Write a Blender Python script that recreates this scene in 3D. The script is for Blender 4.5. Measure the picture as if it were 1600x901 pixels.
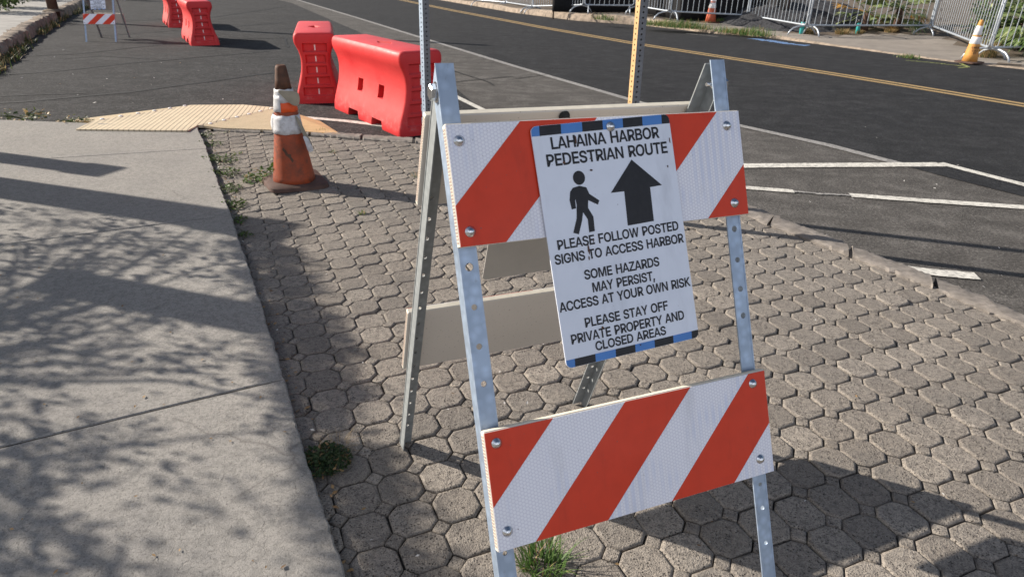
import bpy, bmesh, math, random, json
from mathutils import Vector, Matrix, noise
random.seed(7)
R = math.radians
for o in list(bpy.data.objects): bpy.data.objects.remove(o)
SC = bpy.context.scene
COL = SC.collection

# ------------------------------------------------------------------ camera
FPX, PIT, ROL, CH = 1044.4547, 0.4497, 0.0238, 1.2593
_c, _s = math.cos(PIT), math.sin(PIT)
FW = Vector((0, _c, -_s)); UP0 = Vector((0, _s, _c)); RT0 = Vector((1, 0, 0))
RT = math.cos(ROL)*RT0 + math.sin(ROL)*UP0
UPV = -math.sin(ROL)*RT0 + math.cos(ROL)*UP0
cam_d = bpy.data.cameras.new('camera'); cam = bpy.data.objects.new('camera', cam_d); COL.objects.link(cam)
cam.matrix_world = Matrix(((RT.x, UPV.x, -FW.x, 0), (RT.y, UPV.y, -FW.y, 0), (RT.z, UPV.z, -FW.z, CH), (0, 0, 0, 1)))
cam_d.sensor_width = 36; cam_d.lens = FPX/1600*36; cam_d.clip_start = .05; cam_d.clip_end = 1000
cam_d.dof.use_dof = True; cam_d.dof.focus_distance = 1.75; cam_d.dof.aperture_fstop = 10.0
SC.camera = cam
# ------------------------------------------------------------------ sky and sun
SUN_AZ, SUN_EL = R(-17.0), R(28.0)               # direction the shadows run (from +x), height of the sun
TOSUN = Vector((-math.cos(SUN_AZ)*math.cos(SUN_EL), -math.sin(SUN_AZ)*math.cos(SUN_EL), math.sin(SUN_EL)))
w = bpy.data.worlds.new('World'); SC.world = w; w.use_nodes = True
nt = w.node_tree; bg = nt.nodes['Background']
sky = nt.nodes.new('ShaderNodeTexSky'); sky.sky_type = 'NISHITA'; sky.sun_disc = False
sky.sun_elevation = SUN_EL; sky.sun_rotation = math.atan2(TOSUN.x, TOSUN.y)
sky.air_density = 1.0; sky.dust_density = 1.5; sky.ozone_density = 1.0
# white cloud added to the unseen sky behind the camera, brightening shaded fronts
tcw = nt.nodes.new('ShaderNodeTexCoord'); sx_ = nt.nodes.new('ShaderNodeSeparateXYZ'); nt.links.new(tcw.outputs['Generated'], sx_.inputs[0])
cn = nt.nodes.new('ShaderNodeTexNoise'); nt.links.new(tcw.outputs['Generated'], cn.inputs['Vector']); cn.inputs['Scale'].default_value = 3.2; cn.inputs['Detail'].default_value = 6
def wmath(op, a, b=0.0):
    n_ = nt.nodes.new('ShaderNodeMath'); n_.operation = op; n_.use_clamp = op in ('SUBTRACT',)
    for s_, v_ in ((n_.inputs[0], a), (n_.inputs[1], b)):
        if isinstance(v_, bpy.types.NodeSocket): nt.links.new(v_, s_)
        else: s_.default_value = v_
    return n_.outputs[0]
def wramp(f, pts):
    n_ = nt.nodes.new('ShaderNodeValToRGB'); nt.links.new(f, n_.inputs[0])
    while len(n_.color_ramp.elements) < len(pts): n_.color_ramp.elements.new(.5)
    for e_, (p_, v_) in zip(n_.color_ramp.elements, pts): e_.position = p_; e_.color = (v_, v_, v_, 1)
    return n_.outputs[0]
back = wramp(wmath('MULTIPLY_ADD' if 0 else 'MULTIPLY', wmath('ADD', sx_.outputs[1], 1.0), .5), [(.15, 1.), (.55, 0.)])
low = wramp(sx_.outputs[2], [(0., 0.), (.06, 1.), (.55, .8), (.85, 0.)])
cov = wmath('MULTIPLY', wmath('MULTIPLY', back, low), wramp(cn.outputs[0], [(.38, 0.), (.58, 1.)]))
cm = nt.nodes.new('ShaderNodeMix'); cm.data_type = 'RGBA'; nt.links.new(cov, cm.inputs[0]); nt.links.new(sky.outputs[0], cm.inputs[6]); cm.inputs[7].default_value = (18.0, 18.6, 20.5, 1)
nt.links.new(cm.outputs[2], bg.inputs[0]); bg.inputs[1].default_value = 0.052
sl_ = bpy.data.lights.new('sun', 'SUN'); sl_.energy = 5.0; sl_.angle = R(.5); sl_.color = (1, .92, .81)
so = bpy.data.objects.new('sun', sl_); COL.objects.link(so)
so.rotation_euler = TOSUN.to_track_quat('Z', 'Y').to_euler(); so.location = TOSUN*30
SC.view_settings.view_transform = 'Standard'; SC.view_settings.look = 'None'
SC.view_settings.gamma = 1; SC.view_settings.use_curve_mapping = False
SC.view_settings.exposure = 0.76
SC.cycles.max_bounces = 5

# ------------------------------------------------------------------ helpers
def G(x, y, z=0.0):
    """photograph pixel (1600 wide) -> the real point at height z it looks at"""
    d = FW + RT*((x-800)/FPX) - UPV*((y-450.5)/FPX)
    t = (z-CH)/d.z
    return Vector((0, 0, CH)) + d*t

class MB:
    def __init__(s): s.v = []; s.f = []; s.m = []; s.sm = []
    def face(s, pts, mi=0, smooth=False):
        n = len(s.v); s.v += [tuple(q) for q in pts]; s.f.append(tuple(range(n, n+len(pts)))); s.m.append(mi); s.sm.append(smooth)
    def add(s, vs, fs, mi=0, smooth=False):
        n = len(s.v); s.v += [tuple(q) for q in vs]
        for f in fs: s.f.append(tuple(n+i for i in f)); s.m.append(mi); s.sm.append(smooth)
    def box(s, lo, hi, mi=0, M=None, bev=0):
        x0, y0, z0 = lo; x1, y1, z1 = hi
        if bev:
            b = bev; q = [(x0+b, y0), (x1-b, y0), (x1, y0+b), (x1, y1-b), (x1-b, y1), (x0+b, y1), (x0, y1-b), (x0, y0+b)]
            vs = [(x, y, z0+b) for x, y in q] + [(x, y, z1-b) for x, y in q]
            q2 = [(min(max(x, x0+b), x1-b), min(max(y, y0+b), y1-b)) for x, y in q]
            vs += [(x, y, z0) for x, y in q2] + [(x, y, z1) for x, y in q2]
            fs = [(i, (i+1) % 8, 8+(i+1) % 8, 8+i) for i in range(8)]
            fs += [(16+i, 16+(i+1) % 8, (i+1) % 8, i) for i in range(8)] + [(8+i, 8+(i+1) % 8, 24+(i+1) % 8, 24+i) for i in range(8)]
            fs += [tuple(range(23, 15, -1)), tuple(range(24, 32))]
        else:
            vs = [(x0, y0, z0), (x1, y0, z0), (x1, y1, z0), (x0, y1, z0), (x0, y0, z1), (x1, y0, z1), (x1, y1, z1), (x0, y1, z1)]
            fs = [(3, 2, 1, 0), (4, 5, 6, 7), (0, 1, 5, 4), (1, 2, 6, 5), (2, 3, 7, 6), (3, 0, 4, 7)]
        if M: vs = [M @ Vector(q) for q in vs]
        s.add(vs, fs, mi)
    def tube(s, pts, r, n=8, mi=0, cap=True):
        pts = [Vector(q) for q in pts]; rr = r if isinstance(r, (list, tuple)) else [r]*len(pts)
        ring = []; prev = None
        for i, q in enumerate(pts):
            t = (pts[min(i+1, len(pts)-1)] - pts[max(i-1, 0)]).normalized()
            if prev is None:
                a = t.cross(Vector((0, 0, 1)) if abs(t.z) < .9 else Vector((1, 0, 0))).normalized()
            else: a = (prev - t*prev.dot(t)).normalized()
            prev = a; b = t.cross(a)
            ring.append([q + (a*math.cos(2*math.pi*k/n) + b*math.sin(2*math.pi*k/n))*rr[i] for k in range(n)])
        vs = [v for rg in ring for v in rg]; fs = []
        for i in range(len(pts)-1):
            for k in range(n): fs.append((i*n+k, i*n+(k+1) % n, (i+1)*n+(k+1) % n, (i+1)*n+k))
        s.add(vs, fs, mi, True)
        if cap: s.face(list(reversed(ring[0])), mi); s.face(ring[-1], mi)
    def lathe(s, prof, n=32, mi=0, c=(0, 0, 0), smooth=True, wob=None, caps=True):
        vs = []
        for r, z in prof:
            for k in range(n):
                a = 2*math.pi*k/n; r2 = r*(1 if not wob else wob(a, z))
                vs.append((c[0]+r2*math.cos(a), c[1]+r2*math.sin(a), c[2]+z))
        fs = [(i*n+k, i*n+(k+1) % n, (i+1)*n+(k+1) % n, (i+1)*n+k) for i in range(len(prof)-1) for k in range(n)]
        s.add(vs, fs, mi, smooth)
        if caps:
            s.face([vs[k] for k in range(n)][::-1], mi); s.face(vs[-n:], mi)
    def prism(s, poly, fn, d0, d1, mi=0, mi_side=None):
        """poly 2D extruded; fn(a, b, d) -> point"""
        n = len(poly); ms = mi if mi_side is None else mi_side
        s.face([fn(a, b, d1) for a, b in poly], mi); s.face([fn(a, b, d0) for a, b in reversed(poly)], ms)
        for i in range(n):
            a, b = poly[i], poly[(i+1) % n]
            s.face([fn(*a, d0), fn(*b, d0), fn(*b, d1), fn(*a, d1)], ms)
    def build(s, name, mats, parent=None, fix=True, sharp=None, loc=None):
        me = bpy.data.meshes.new(name); me.from_pydata(s.v, [], s.f)
        if not isinstance(mats, (list, tuple)): mats = [mats]
        for m in mats: me.materials.append(m)
        me.polygons.foreach_set('material_index', s.m); me.polygons.foreach_set('use_smooth', s.sm)
        if fix:
            bm = bmesh.new(); bm.from_mesh(me)
            bmesh.ops.remove_doubles(bm, verts=bm.verts, dist=1e-6)
            bmesh.ops.recalc_face_normals(bm, faces=bm.faces)
            bm.to_mesh(me); bm.free()
        if sharp:
            me.polygons.foreach_set('use_smooth', [True]*len(me.polygons)); me.set_sharp_from_angle(angle=R(sharp))
        me.update()
        o = bpy.data.objects.new(name, me); COL.objects.link(o)
        if parent: o.parent = parent
        if loc is not None: o.location = loc
        return o
def tag(o, label=None, cat=None, group=None, kind=None):
    if label: o['label'] = label
    if cat: o['category'] = cat
    if group: o['group'] = group
    if kind: o['kind'] = kind
    return o
def empty(name, loc, rz=0, label=None, cat=None, group=None):
    o = bpy.data.objects.new(name, None); COL.objects.link(o); o.location = loc; o.rotation_euler = (0, 0, rz)
    o.empty_display_size = .1
    return tag(o, label, cat, group)
def children(o): return [c for c in bpy.data.objects if c.parent == o]
def copy_tree(o, parent=None):
    c = o.copy(); COL.objects.link(c); c.parent = parent
    for ch in children(o): copy_tree(ch, c)
    return c
def lerp(a, b, t): return a+(b-a)*t
def inpoly(x, y, P):
    c = False; j = len(P)-1
    for i in range(len(P)):
        if (P[i][1] > y) != (P[j][1] > y) and x < (P[j][0]-P[i][0])*(y-P[i][1])/(P[j][1]-P[i][1])+P[i][0]: c = not c
        j = i
    return c

# ------------------------------------------------------------------ materials
class N:
    """small node-graph builder"""
    def __init__(s, name):
        s.m = bpy.data.materials.new(name); s.m.use_nodes = True; s.t = s.m.node_tree
        s.b = s.t.nodes['Principled BSDF']; s.co = s.t.nodes.new('ShaderNodeTexCoord').outputs['Object']
        s.b.inputs['Roughness'].default_value = .8; s.b.inputs['Specular IOR Level'].default_value = .3
    def node(s, ty, **kw):
        n = s.t.nodes.new(ty)
        for k, v in kw.items(): setattr(n, k, v)
        return n
    def put(s, sock, v):
        if hasattr(v, 'is_linked') or isinstance(v, bpy.types.NodeSocket): s.t.links.new(v, sock)
        else: sock.default_value = v
    def noise(s, sc, det=3, rough=.55, co=None, dist=0):
        n = s.node('ShaderNodeTexNoise'); s.t.links.new(co or s.co, n.inputs['Vector'])
        n.inputs['Scale'].default_value = sc; n.inputs['Detail'].default_value = det; n.inputs['Roughness'].default_value = rough
        n.inputs['Distortion'].default_value = dist
        return n.outputs[0]
    def voro(s, sc, feat='F1', co=None, rnd=1.0):
        n = s.node('ShaderNodeTexVoronoi', feature=feat); s.t.links.new(co or s.co, n.inputs['Vector'])
        n.inputs['Scale'].default_value = sc; n.inputs['Randomness'].default_value = rnd
        return n.outputs['Distance'], (n.outputs['Color'] if feat == 'F1' else None)
    def ramp(s, f, pts, interp='LINEAR'):
        n = s.node('ShaderNodeValToRGB'); s.t.links.new(f, n.inputs[0]); e = n.color_ramp; e.interpolation = interp
        while len(e.elements) < len(pts): e.elements.new(.5)
        for el, (p_, c) in zip(e.elements, pts):
            el.position = p_; el.color = (c, c, c, 1) if not isinstance(c, tuple) else (*c, 1)
        return n.outputs[0]
    def mix(s, f, a, b, mode='MIX'):
        n = s.node('ShaderNodeMix', data_type='RGBA', blend_type=mode)
        s.put(n.inputs[0], f)
        for sock, v in ((n.inputs[6], a), (n.inputs[7], b)): s.put(sock, (*v, 1) if isinstance(v, tuple) and len(v) == 3 else v)
        return n.outputs[2]
    def math(s, op, a, b=0.0, c=None):
        n = s.node('ShaderNodeMath', operation=op); s.put(n.inputs[0], a); s.put(n.inputs[1], b)
        if c is not None: s.put(n.inputs[2], c)
        return n.outputs[0]
    def stretch(s, sc, rot=0):
        n = s.node('ShaderNodeMapping'); s.t.links.new(s.co, n.inputs[0]); n.inputs['Scale'].default_value = sc; n.inputs['Rotation'].default_value = (0, 0, rot)
        return n.outputs[0]
    def sep(s, co=None):
        n = s.node('ShaderNodeSeparateXYZ'); s.t.links.new(co or s.co, n.inputs[0]); return n.outputs
    def col(s, v): s.put(s.b.inputs['Base Color'], (*v, 1) if isinstance(v, tuple) and len(v) == 3 else v); return s
    def rough(s, v): s.put(s.b.inputs['Roughness'], v); return s
    def spec(s, v): s.b.inputs['Specular IOR Level'].default_value = v; return s
    def metal(s, v): s.put(s.b.inputs['Metallic'], v); return s
    def bump(s, h, st=.3, d=.01):
        n = s.node('ShaderNodeBump'); n.inputs['Strength'].default_value = st; n.inputs['Distance'].default_value = d
        s.t.links.new(h, n.inputs['Height'])
        if s.b.inputs['Normal'].is_linked: s.t.links.new(s.b.inputs['Normal'].links[0].from_socket, n.inputs['Normal'])
        s.t.links.new(n.outputs[0], s.b.inputs['Normal']); return s

def mat_asphalt(name, c0, c1, grain=180, worn=0.0, seams=False):
    n = N(name); big = n.noise(.8, 4, .6); g = n.noise(grain, 3, .8); sp = n.voro(grain*.55); g2 = n.noise(grain*.36, 3, .75)
    base = n.mix(n.ramp(big, [(.3, 0.), (.7, 1.)]), c0, c1)
    base = n.mix(n.ramp(g, [(.35, .55), (.65, 0.)]), base, tuple(x*.35 for x in c0))
    base = n.mix(n.ramp(sp[0], [(.12, worn), (.3, 0.)]), base, (.33, .31, .29))
    fine = n.noise(6, 5, .65)
    base = n.mix(n.ramp(fine, [(.45, 0.), (.72, .55)]), base, tuple(min(1, x*1.7) for x in c1))
    st = n.noise(3.0, 4, .6, n.stretch((.5, 1.6, 1), R(35)))
    base = n.mix(n.ramp(st, [(.48, 0.), (.70, .55)]), base, tuple(x*.5 for x in c0))
    base = n.mix(n.ramp(g2, [(.36, .75), (.52, 0.)]), base, tuple(x*.42 for x in c0)); base = n.mix(n.ramp(g2, [(.56, 0.), (.72, .5)]), base, tuple(x*1.9 for x in c1))
    n.col(base).rough(.92).spec(.2); n.bump(g2, .8, .008); n.bump(g, .6, .004)
    return n.m
M = {}
M['asphalt_old'] = mat_asphalt('worn_asphalt', (.088, .082, .077), (.125, .117, .110), 170, .55)
M['asphalt_left'] = mat_asphalt('cracked_asphalt', (.024, .0245, .027), (.046, .0455, .047), 80, .4)
M['asphalt_new'] = mat_asphalt('dark_asphalt', (.0225, .0235, .027), (.034, .0345, .037), 160, .1)
def mat_concrete():
    n = N('weathered_concrete'); b = n.noise(1.3, 5, .65); f = n.noise(45, 5, .75); g = n.noise(320, 2, .6)
    base = n.mix(n.ramp(b, [(.3, 0.), (.7, 1.)]), (.275, .262, .247), (.365, .343, .313))
    base = n.mix(n.ramp(f, [(.40, .6), (.54, 0.)]), base, (.19, .182, .17))
    sp2 = n.noise(130, 3, .7); base = n.mix(n.ramp(sp2, [(.34, .7), (.45, 0.)]), base, (.115, .108, .10))
    base = n.mix(n.ramp(g, [(.3, .55), (.55, 0.)]), base, (.17, .16, .155))
    wp = n.node('ShaderNodeMix', data_type='VECTOR'); n.t.links.new(n.co, wp.inputs[4])
    nz = n.node('ShaderNodeTexNoise'); n.t.links.new(n.co, nz.inputs[0]); nz.inputs['Scale'].default_value = 14; nz.inputs['Detail'].default_value = 4
    n.t.links.new(nz.outputs['Color'], wp.inputs[5]); wp.inputs[0].default_value = .06
    cr = n.voro(34, 'DISTANCE_TO_EDGE', wp.outputs[1])[0]
    msk = n.ramp(n.noise(2.2, 2), [(.30, 0.), (.44, 1.)])
    crk = n.math('MULTIPLY', n.ramp(cr, [(.0, 1.), (.03, 0.)]), msk)
    crk = n.math('MULTIPLY', crk, n.ramp(n.noise(9, 2), [(.34, 0.), (.5, 1.)]))
    base = n.mix(n.math('MULTIPLY', crk, .38), base, (.11, .10, .09))
    big = n.voro(1.1, 'DISTANCE_TO_EDGE', wp.outputs[1])[0]
    bc = n.ramp(big, [(.0, 1.), (.006, 0.)])
    base = n.mix(n.math('MULTIPLY', n.math('MULTIPLY', bc, n.ramp(n.noise(1.7, 2), [(.5, 0.), (.6, 1.)])), .5), base, (.10, .09, .085))
    pits = n.ramp(n.voro(65)[0], [(.06, 1.), (.13, 0.)])
    pits = n.math('MULTIPLY', pits, n.ramp(n.noise(7, 2), [(.5, 0.), (.6, 1.)]))
    base = n.mix(n.math('MULTIPLY', pits, .75), base, (.10, .095, .09))
    n.col(base).rough(.92).spec(.2)
    n.bump(f, .3, .005); n.bump(g, .5, .003)
    n.bump(n.math('MULTIPLY', crk, -1), .28, .003)
    return n.m
M['concrete'] = mat_concrete()
def mat_paver():
    n = N('rough_concrete_paver'); ge = n.node('ShaderNodeNewGeometry')
    ri = ge.outputs['Random Per Island']
    b = n.noise(1.1, 4, .6); f = n.noise(55, 4, .7); g = n.noise(260, 2, .65); v = n.voro(150)
    base = n.mix(ri, (.225, .198, .17), (.365, .322, .275))
    base = n.mix(n.ramp(b, [(.35, .0), (.7, .5)]), base, (.24, .225, .21))
    base = n.mix(n.ramp(f, [(.35, .7), (.55, 0.)]), base, (.13, .115, .105))
    base = n.mix(n.ramp(g, [(.33, .85), (.5, 0.)]), base, (.085, .075, .068))
    base = n.mix(n.ramp(v[0], [(.12, .35), (.25, 0.)]), base, (.5, .46, .41))
    dirt = n.ramp(n.noise(3.1, 4, .6), [(.55, 0.), (.75, .55)])
    base = n.mix(dirt, base, (.12, .115, .11))
    pit = n.voro(120); pm = n.math('MULTIPLY', n.ramp(pit[0], [(.16, 1.), (.30, 0.)]), n.ramp(n.noise(24, 2), [(.42, 0.), (.56, 1.)]))
    base = n.mix(n.math('MULTIPLY', pm, .85), base, (.055, .047, .042))
    n.col(base).rough(.95).spec(.2); n.bump(f, .8, .006); n.bump(g, .9, .004); n.bump(n.math('MULTIPLY', pm, -1), .9, .004)
    return n.m
M['paver'] = mat_paver()
def mat_plain(name, c, rough=.6, metal=0., spec=.4, var=.25, sc=8, grime=0., grimec=(.1, .09, .08), bump=0.):
    n = N(name); f = n.noise(sc, 4, .6)
    base = n.mix(n.ramp(f, [(.3, 0.), (.7, 1.)]), tuple(x*(1-var) for x in c), c)
    if grime:
        base = n.mix(n.ramp(n.noise(sc*2.3, 5, .7), [(.46, 0.), (.68, grime)]), base, grimec)
    n.col(base).rough(rough).metal(metal).spec(spec)
    if bump: n.bump(n.noise(sc*12, 3, .6), bump, .003)
    return n.m
M['dirt'] = mat_plain('joint_dirt', (.06, .053, .047), .95, sc=40, var=.5, bump=.6)
M['soil'] = mat_plain('dry_soil', (.17, .13, .095), .95, sc=3, var=.55, grime=.7, grimec=(.055, .05, .045), bump=.8)
M['kerb'] = mat_plain('kerb_stone', (.27, .24, .215), .92, sc=16, var=.45, grime=.85, grimec=(.13, .115, .1), bump=.9)
M['kerb_rough'] = mat_plain('rough_kerb_concrete', (.40, .32, .25), .95, sc=5, var=.5, grime=.9, grimec=(.12, .1, .08), bump=.9)
M['farwalk'] = mat_plain('worn_far_pavement', (.265, .235, .205), .92, sc=2.2, var=.3, grime=.4, grimec=(.16, .14, .13), bump=.7)
M['leftwalk'] = mat_plain('worn_left_pavement', (.36, .345, .325), .92, sc=2.2, var=.35, grime=.5, grimec=(.2, .19, .18), bump=.7)
def mat_paint(name, c, wear=.5, under=(.08, .078, .077)):
    n = N(name); f = n.noise(38, 5, .7); b = n.noise(5, 3)
    base = n.mix(n.ramp(f, [(.52-.12*wear, 0.), (.66-.12*wear, wear)]), c, under)
    base = n.mix(n.ramp(b, [(.45, 0.), (.8, .45)]), base, tuple(x*.6 for x in c))
    n.col(base).rough(.8).spec(.3); n.bump(n.noise(170, 2), .5, .003); return n.m
M['white_paint'] = mat_paint('road_paint_white', (.62, .60, .55), .5)
M['edge_paint'] = mat_paint('road_paint_faded_white', (.30, .29, .28), .6)
M['yellow_paint'] = mat_paint('road_paint_yellow', (.37, .255, .115), .35)
M['lime_paint'] = mat_paint('survey_paint_lime', (.42, .47, .14), .95, (.03, .03, .033))
M['blue_paint'] = mat_paint('survey_paint_blue', (.16, .30, .58), .8, (.05, .05, .055))
M['dark_line'] = mat_plain('near_black_line', (.010, .010, .011), .7, sc=60, var=.5, bump=.5)
def mat_galv(name='galvanised_steel', c=(.44, .54, .68), r=.5, metal=.55):
    n = N(name); f = n.voro(55); g = n.noise(9, 4, .6)
    base = n.mix(n.ramp(f[0], [(.1, 0.), (.6, .6)]), c, tuple(x*.62 for x in c))
    base = n.mix(n.ramp(g, [(.4, 0.), (.75, .45)]), base, tuple(x*.55 for x in c))
    st = n.noise(60, 4, .7, n.stretch((1, 1, .12)))
    base = n.mix(n.ramp(st, [(.62, 0.), (.75, .55)]), base, (.2, .19, .18))
    n.col(base).rough(n.ramp(g, [(.3, r-.1), (.7, r+.12)])).metal(metal).spec(.5); n.bump(n.noise(120, 3), .12, .002); return n.m
M['galv'] = mat_galv()
M['galv_dark'] = mat_galv('darkened_galvanised_steel', (.30, .32, .325), .65, .12)  # rear-leg shade put into the steel colour
M['post_shade'] = mat_galv('shaded_post_steel', (.20, .21, .23), .65, .1)  # post sides away from the sun, shade put into the colour
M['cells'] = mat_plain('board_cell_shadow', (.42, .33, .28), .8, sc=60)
M['fence_steel'] = mat_plain('fence_steel', (.44, .48, .53), .45, .5, .5, .2, 12)
M['chrome'] = mat_plain('zinc_bolt', (.75, .76, .78), .22, 1., .5, .2, 60)
M['hole'] = mat_plain('dark_hole', (.03, .03, .03), .9, sc=30)
def mat_sheet(name, c, c2, hexa=True, streak=0.):
    n = N(name); x, y, z = n.sep()
    k = 2*math.pi/.0062
    if hexa:
        # three crossed waves make the honeycomb cells of prismatic sheeting (object plane: x across, z up)
        t1 = n.math('COSINE', n.math('MULTIPLY', x, k))
        t2 = n.math('COSINE', n.math('ADD', n.math('MULTIPLY', x, k*.5), n.math('MULTIPLY', z, k*.866*1.08)))
        t3 = n.math('COSINE', n.math('SUBTRACT', n.math('MULTIPLY', x, k*.5), n.math('MULTIPLY', z, k*.866*1.08)))
        h = n.math('ADD', n.math('ADD', t1, t2), t3)
        h = n.math('MULTIPLY_ADD', h, .2222, .3333)
        base = n.mix(n.ramp(h, [(.12, .85), (.34, 0.)]), c, c2)
    else: base = n.mix(n.ramp(n.noise(30, 3), [(.4, 0.), (.7, .5)]), c, c2)
    if hexa:
        gb = n.math('MULTIPLY', n.ramp(n.math('MULTIPLY_ADD', n.math('SINE', n.math('MULTIPLY', x, 2*math.pi/.0165)), .5, .5), [(.45, 0.), (.6, 1.)]), n.ramp(n.noise(7, 2), [(.5, 0.), (.62, .55)]))  # bluish glint bars painted into the sheeting
        base = n.mix(gb, base, (.60, .65, .82))
    sc = n.ramp(n.noise(14, 5, .7, n.stretch((1, 1, .25))), [(.54, 0.), (.72, .4)])
    base = n.mix(sc, base, tuple(v*.62 for v in c))
    sp = n.ramp(n.noise(210, 2, .5), [(.73, 0.), (.76, .7)])
    base = n.mix(sp, base, (.12, .1, .1))
    base = n.mix(n.ramp(n.noise(3.5, 3), [(.4, 0.), (.75, .25)]), base, tuple(v*.75 for v in c))
    n.col(base).rough(n.ramp(n.noise(9, 4), [(.3, .34), (.7, .5)])).spec(.3); return n.m
M['sheet_white'] = mat_sheet('white_reflective_sheeting', (.87, .87, .92), (.71, .705, .78))
M['sheet_orange'] = mat_sheet('orange_reflective_sheeting', (.68, .050, .016), (.58, .042, .014), False)
def mat_board():
    n = N('cream_plastic_board'); sp = n.ramp(n.noise(190, 3, .6), [(.64, 0.), (.69, .8)])
    base = n.mix(n.ramp(n.noise(5, 4), [(.3, 0.), (.7, .5)]), (.62, .57, .51), (.54, .50, .45))
    base = n.mix(sp, base, (.2, .17, .14)); n.col(base).rough(.55).spec(.4); return n.m
M['board'] = mat_board()
M['board_edge'] = mat_plain('cream_board_edge', (.78, .72, .60), .6, sc=40, var=.15)
M['sign_white'] = mat_sheet('sign_face_white', (.76, .80, .89), (.71, .75, .84), False)
M['sign_back'] = mat_plain('sign_back_aluminium', (.50, .48, .45), .5, .3, .4, .15, 6)
M['sign_black'] = mat_plain('sign_black_vinyl', (.012, .012, .016), .45, spec=.35, var=.2, sc=30, grime=.1, grimec=(.07, .07, .08))
M['sign_blue'] = mat_plain('sign_blue_vinyl', (.075, .235, .60), .45, spec=.4, var=.15, sc=20)
def mat_red():
    n = N('red_barrier_plastic'); b = n.noise(2.5, 4, .6); f = n.noise(14, 5, .7)
    base = n.mix(n.ramp(b, [(.35, 0.), (.7, 1.)]), (.54, .022, .026), (.62, .036, .038))
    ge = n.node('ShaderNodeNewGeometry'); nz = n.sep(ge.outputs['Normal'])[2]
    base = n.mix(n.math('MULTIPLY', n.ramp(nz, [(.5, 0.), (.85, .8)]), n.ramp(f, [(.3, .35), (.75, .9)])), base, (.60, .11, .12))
    z = n.sep()[2]
    low = n.math('MULTIPLY', n.ramp(z, [(.03, .0), (.06, 1.), (.12, .6), (.2, 0.)]), n.ramp(f, [(.5, 0.), (.7, .45)]))
    base = n.mix(low, base, (.60, .22, .21))
    sc = n.ramp(n.noise(26, 5, .75, n.stretch((1, 1, .3))), [(.62, 0.), (.74, .55)])
    base = n.mix(sc, base, (.5, .05, .05))
    n.col(base).rough(n.ramp(f, [(.3, .42), (.7, .6)])).spec(.35)
    n.b.inputs['Subsurface Weight'].default_value = .15; n.b.inputs['Subsurface Radius'].default_value = (.05, .012, .01); n.b.inputs['Subsurface Scale'].default_value = .5
    n.bump(n.noise(30, 3), .08, .003); return n.m
M['red'] = mat_red()
M['cone_orange'] = mat_plain('faded_cone_orange', (.40, .075, .025), .62, sc=6, var=.45, grime=.95, grimec=(.13, .04, .022), bump=.1)
M['cone_brown'] = mat_plain('sooty_cone_top', (.13, .055, .03), .7, sc=20, var=.5, grime=.6, grimec=(.04, .03, .025))
M['cone_bright'] = mat_plain('fresh_cone_orange', (.80, .10, .02), .5, sc=12, var=.2)
M['cone_base'] = mat_plain('dirty_cone_base', (.12, .065, .05), .8, sc=12, var=.5, grime=.6, grimec=(.05, .042, .04), bump=.4)
M['cone_white'] = mat_plain('dirty_white_sleeve', (.62, .62, .64), .5, sc=18, var=.25, grime=.7, grimec=(.33, .31, .30))
M['cone_flap'] = mat_plain('sleeve_backing', (.33, .29, .22), .6, sc=14, var=.35)
M['cone_yellow'] = mat_plain('faded_yellow_orange', (.62, .30, .075), .6, sc=6, var=.25, grime=.35, grimec=(.55, .18, .05))
M['cone_far'] = mat_plain('far_cone_orange', (.52, .12, .06), .6, sc=6, var=.2)
M['grip'] = mat_plain('white_far_sleeve', (.78, .76, .76), .5, sc=10, var=.1)
M['tan'] = mat_plain('tan_post_steel', (.62, .40, .19), .6, .1, .4, .2, 20, .3, (.35, .2, .1))  # tan for one face of the right post
M['wood'] = mat_plain('brown_wood', (.10, .055, .035), .85, sc=10, var=.5, bump=.6)
M['plank'] = mat_plain('weathered_plank', (.36, .25, .16), .85, sc=14, var=.4, bump=.5)
M['shade_black'] = mat_plain('black_shade_sheet', (.008, .008, .010), .9, sc=4, var=.5)  # deep shade behind the fence, put in as a black colour
M['gravel'] = mat_plain('grey_lava_gravel', (.075, .076, .085), .95, sc=22, var=.85, grime=.7, grimec=(.02, .02, .022), bump=1.)
M['teal'] = mat_plain('teal_plastic', (.05, .42, .42), .4, sc=10, var=.15)
M['black_plastic'] = mat_plain('black_plastic', (.02, .02, .022), .5, sc=10)
def mat_ramp(name, c, pitch, ang):
    n = N(name); mp = n.stretch((1, 1, 1), ang); x = n.sep(mp)[0]
    wv = n.math('SINE', n.math('MULTIPLY', x, 2*math.pi/pitch))
    f = n.noise(7, 4, .65)
    base = n.mix(n.ramp(f, [(.35, 0.), (.75, .5)]), c, tuple(v*.72 for v in c))
    gr = n.ramp(n.math('MULTIPLY_ADD', wv, .5, .5), [(.0, .75), (.16, 0.)])
    base = n.mix(gr, base, tuple(v*.28 for v in c))
    n.col(base).rough(.7).spec(.35); n.bump(n.ramp(n.math('MULTIPLY_ADD', wv, .5, .5), [(.0, 0.), (.2, 1.)]), .5, .005); return n.m
M['ramp_main'] = mat_ramp('yellow_ribbed_ramp', (.60, .50, .355), .040, R(-15))
M['ramp_side'] = mat_ramp('tan_ribbed_ramp', (.55, .44, .29), .018, R(50))
M['ramp_plain'] = mat_plain('tan_ramp_flare', (.55, .37, .19), .7, sc=7, var=.25, bump=.3)
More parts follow.
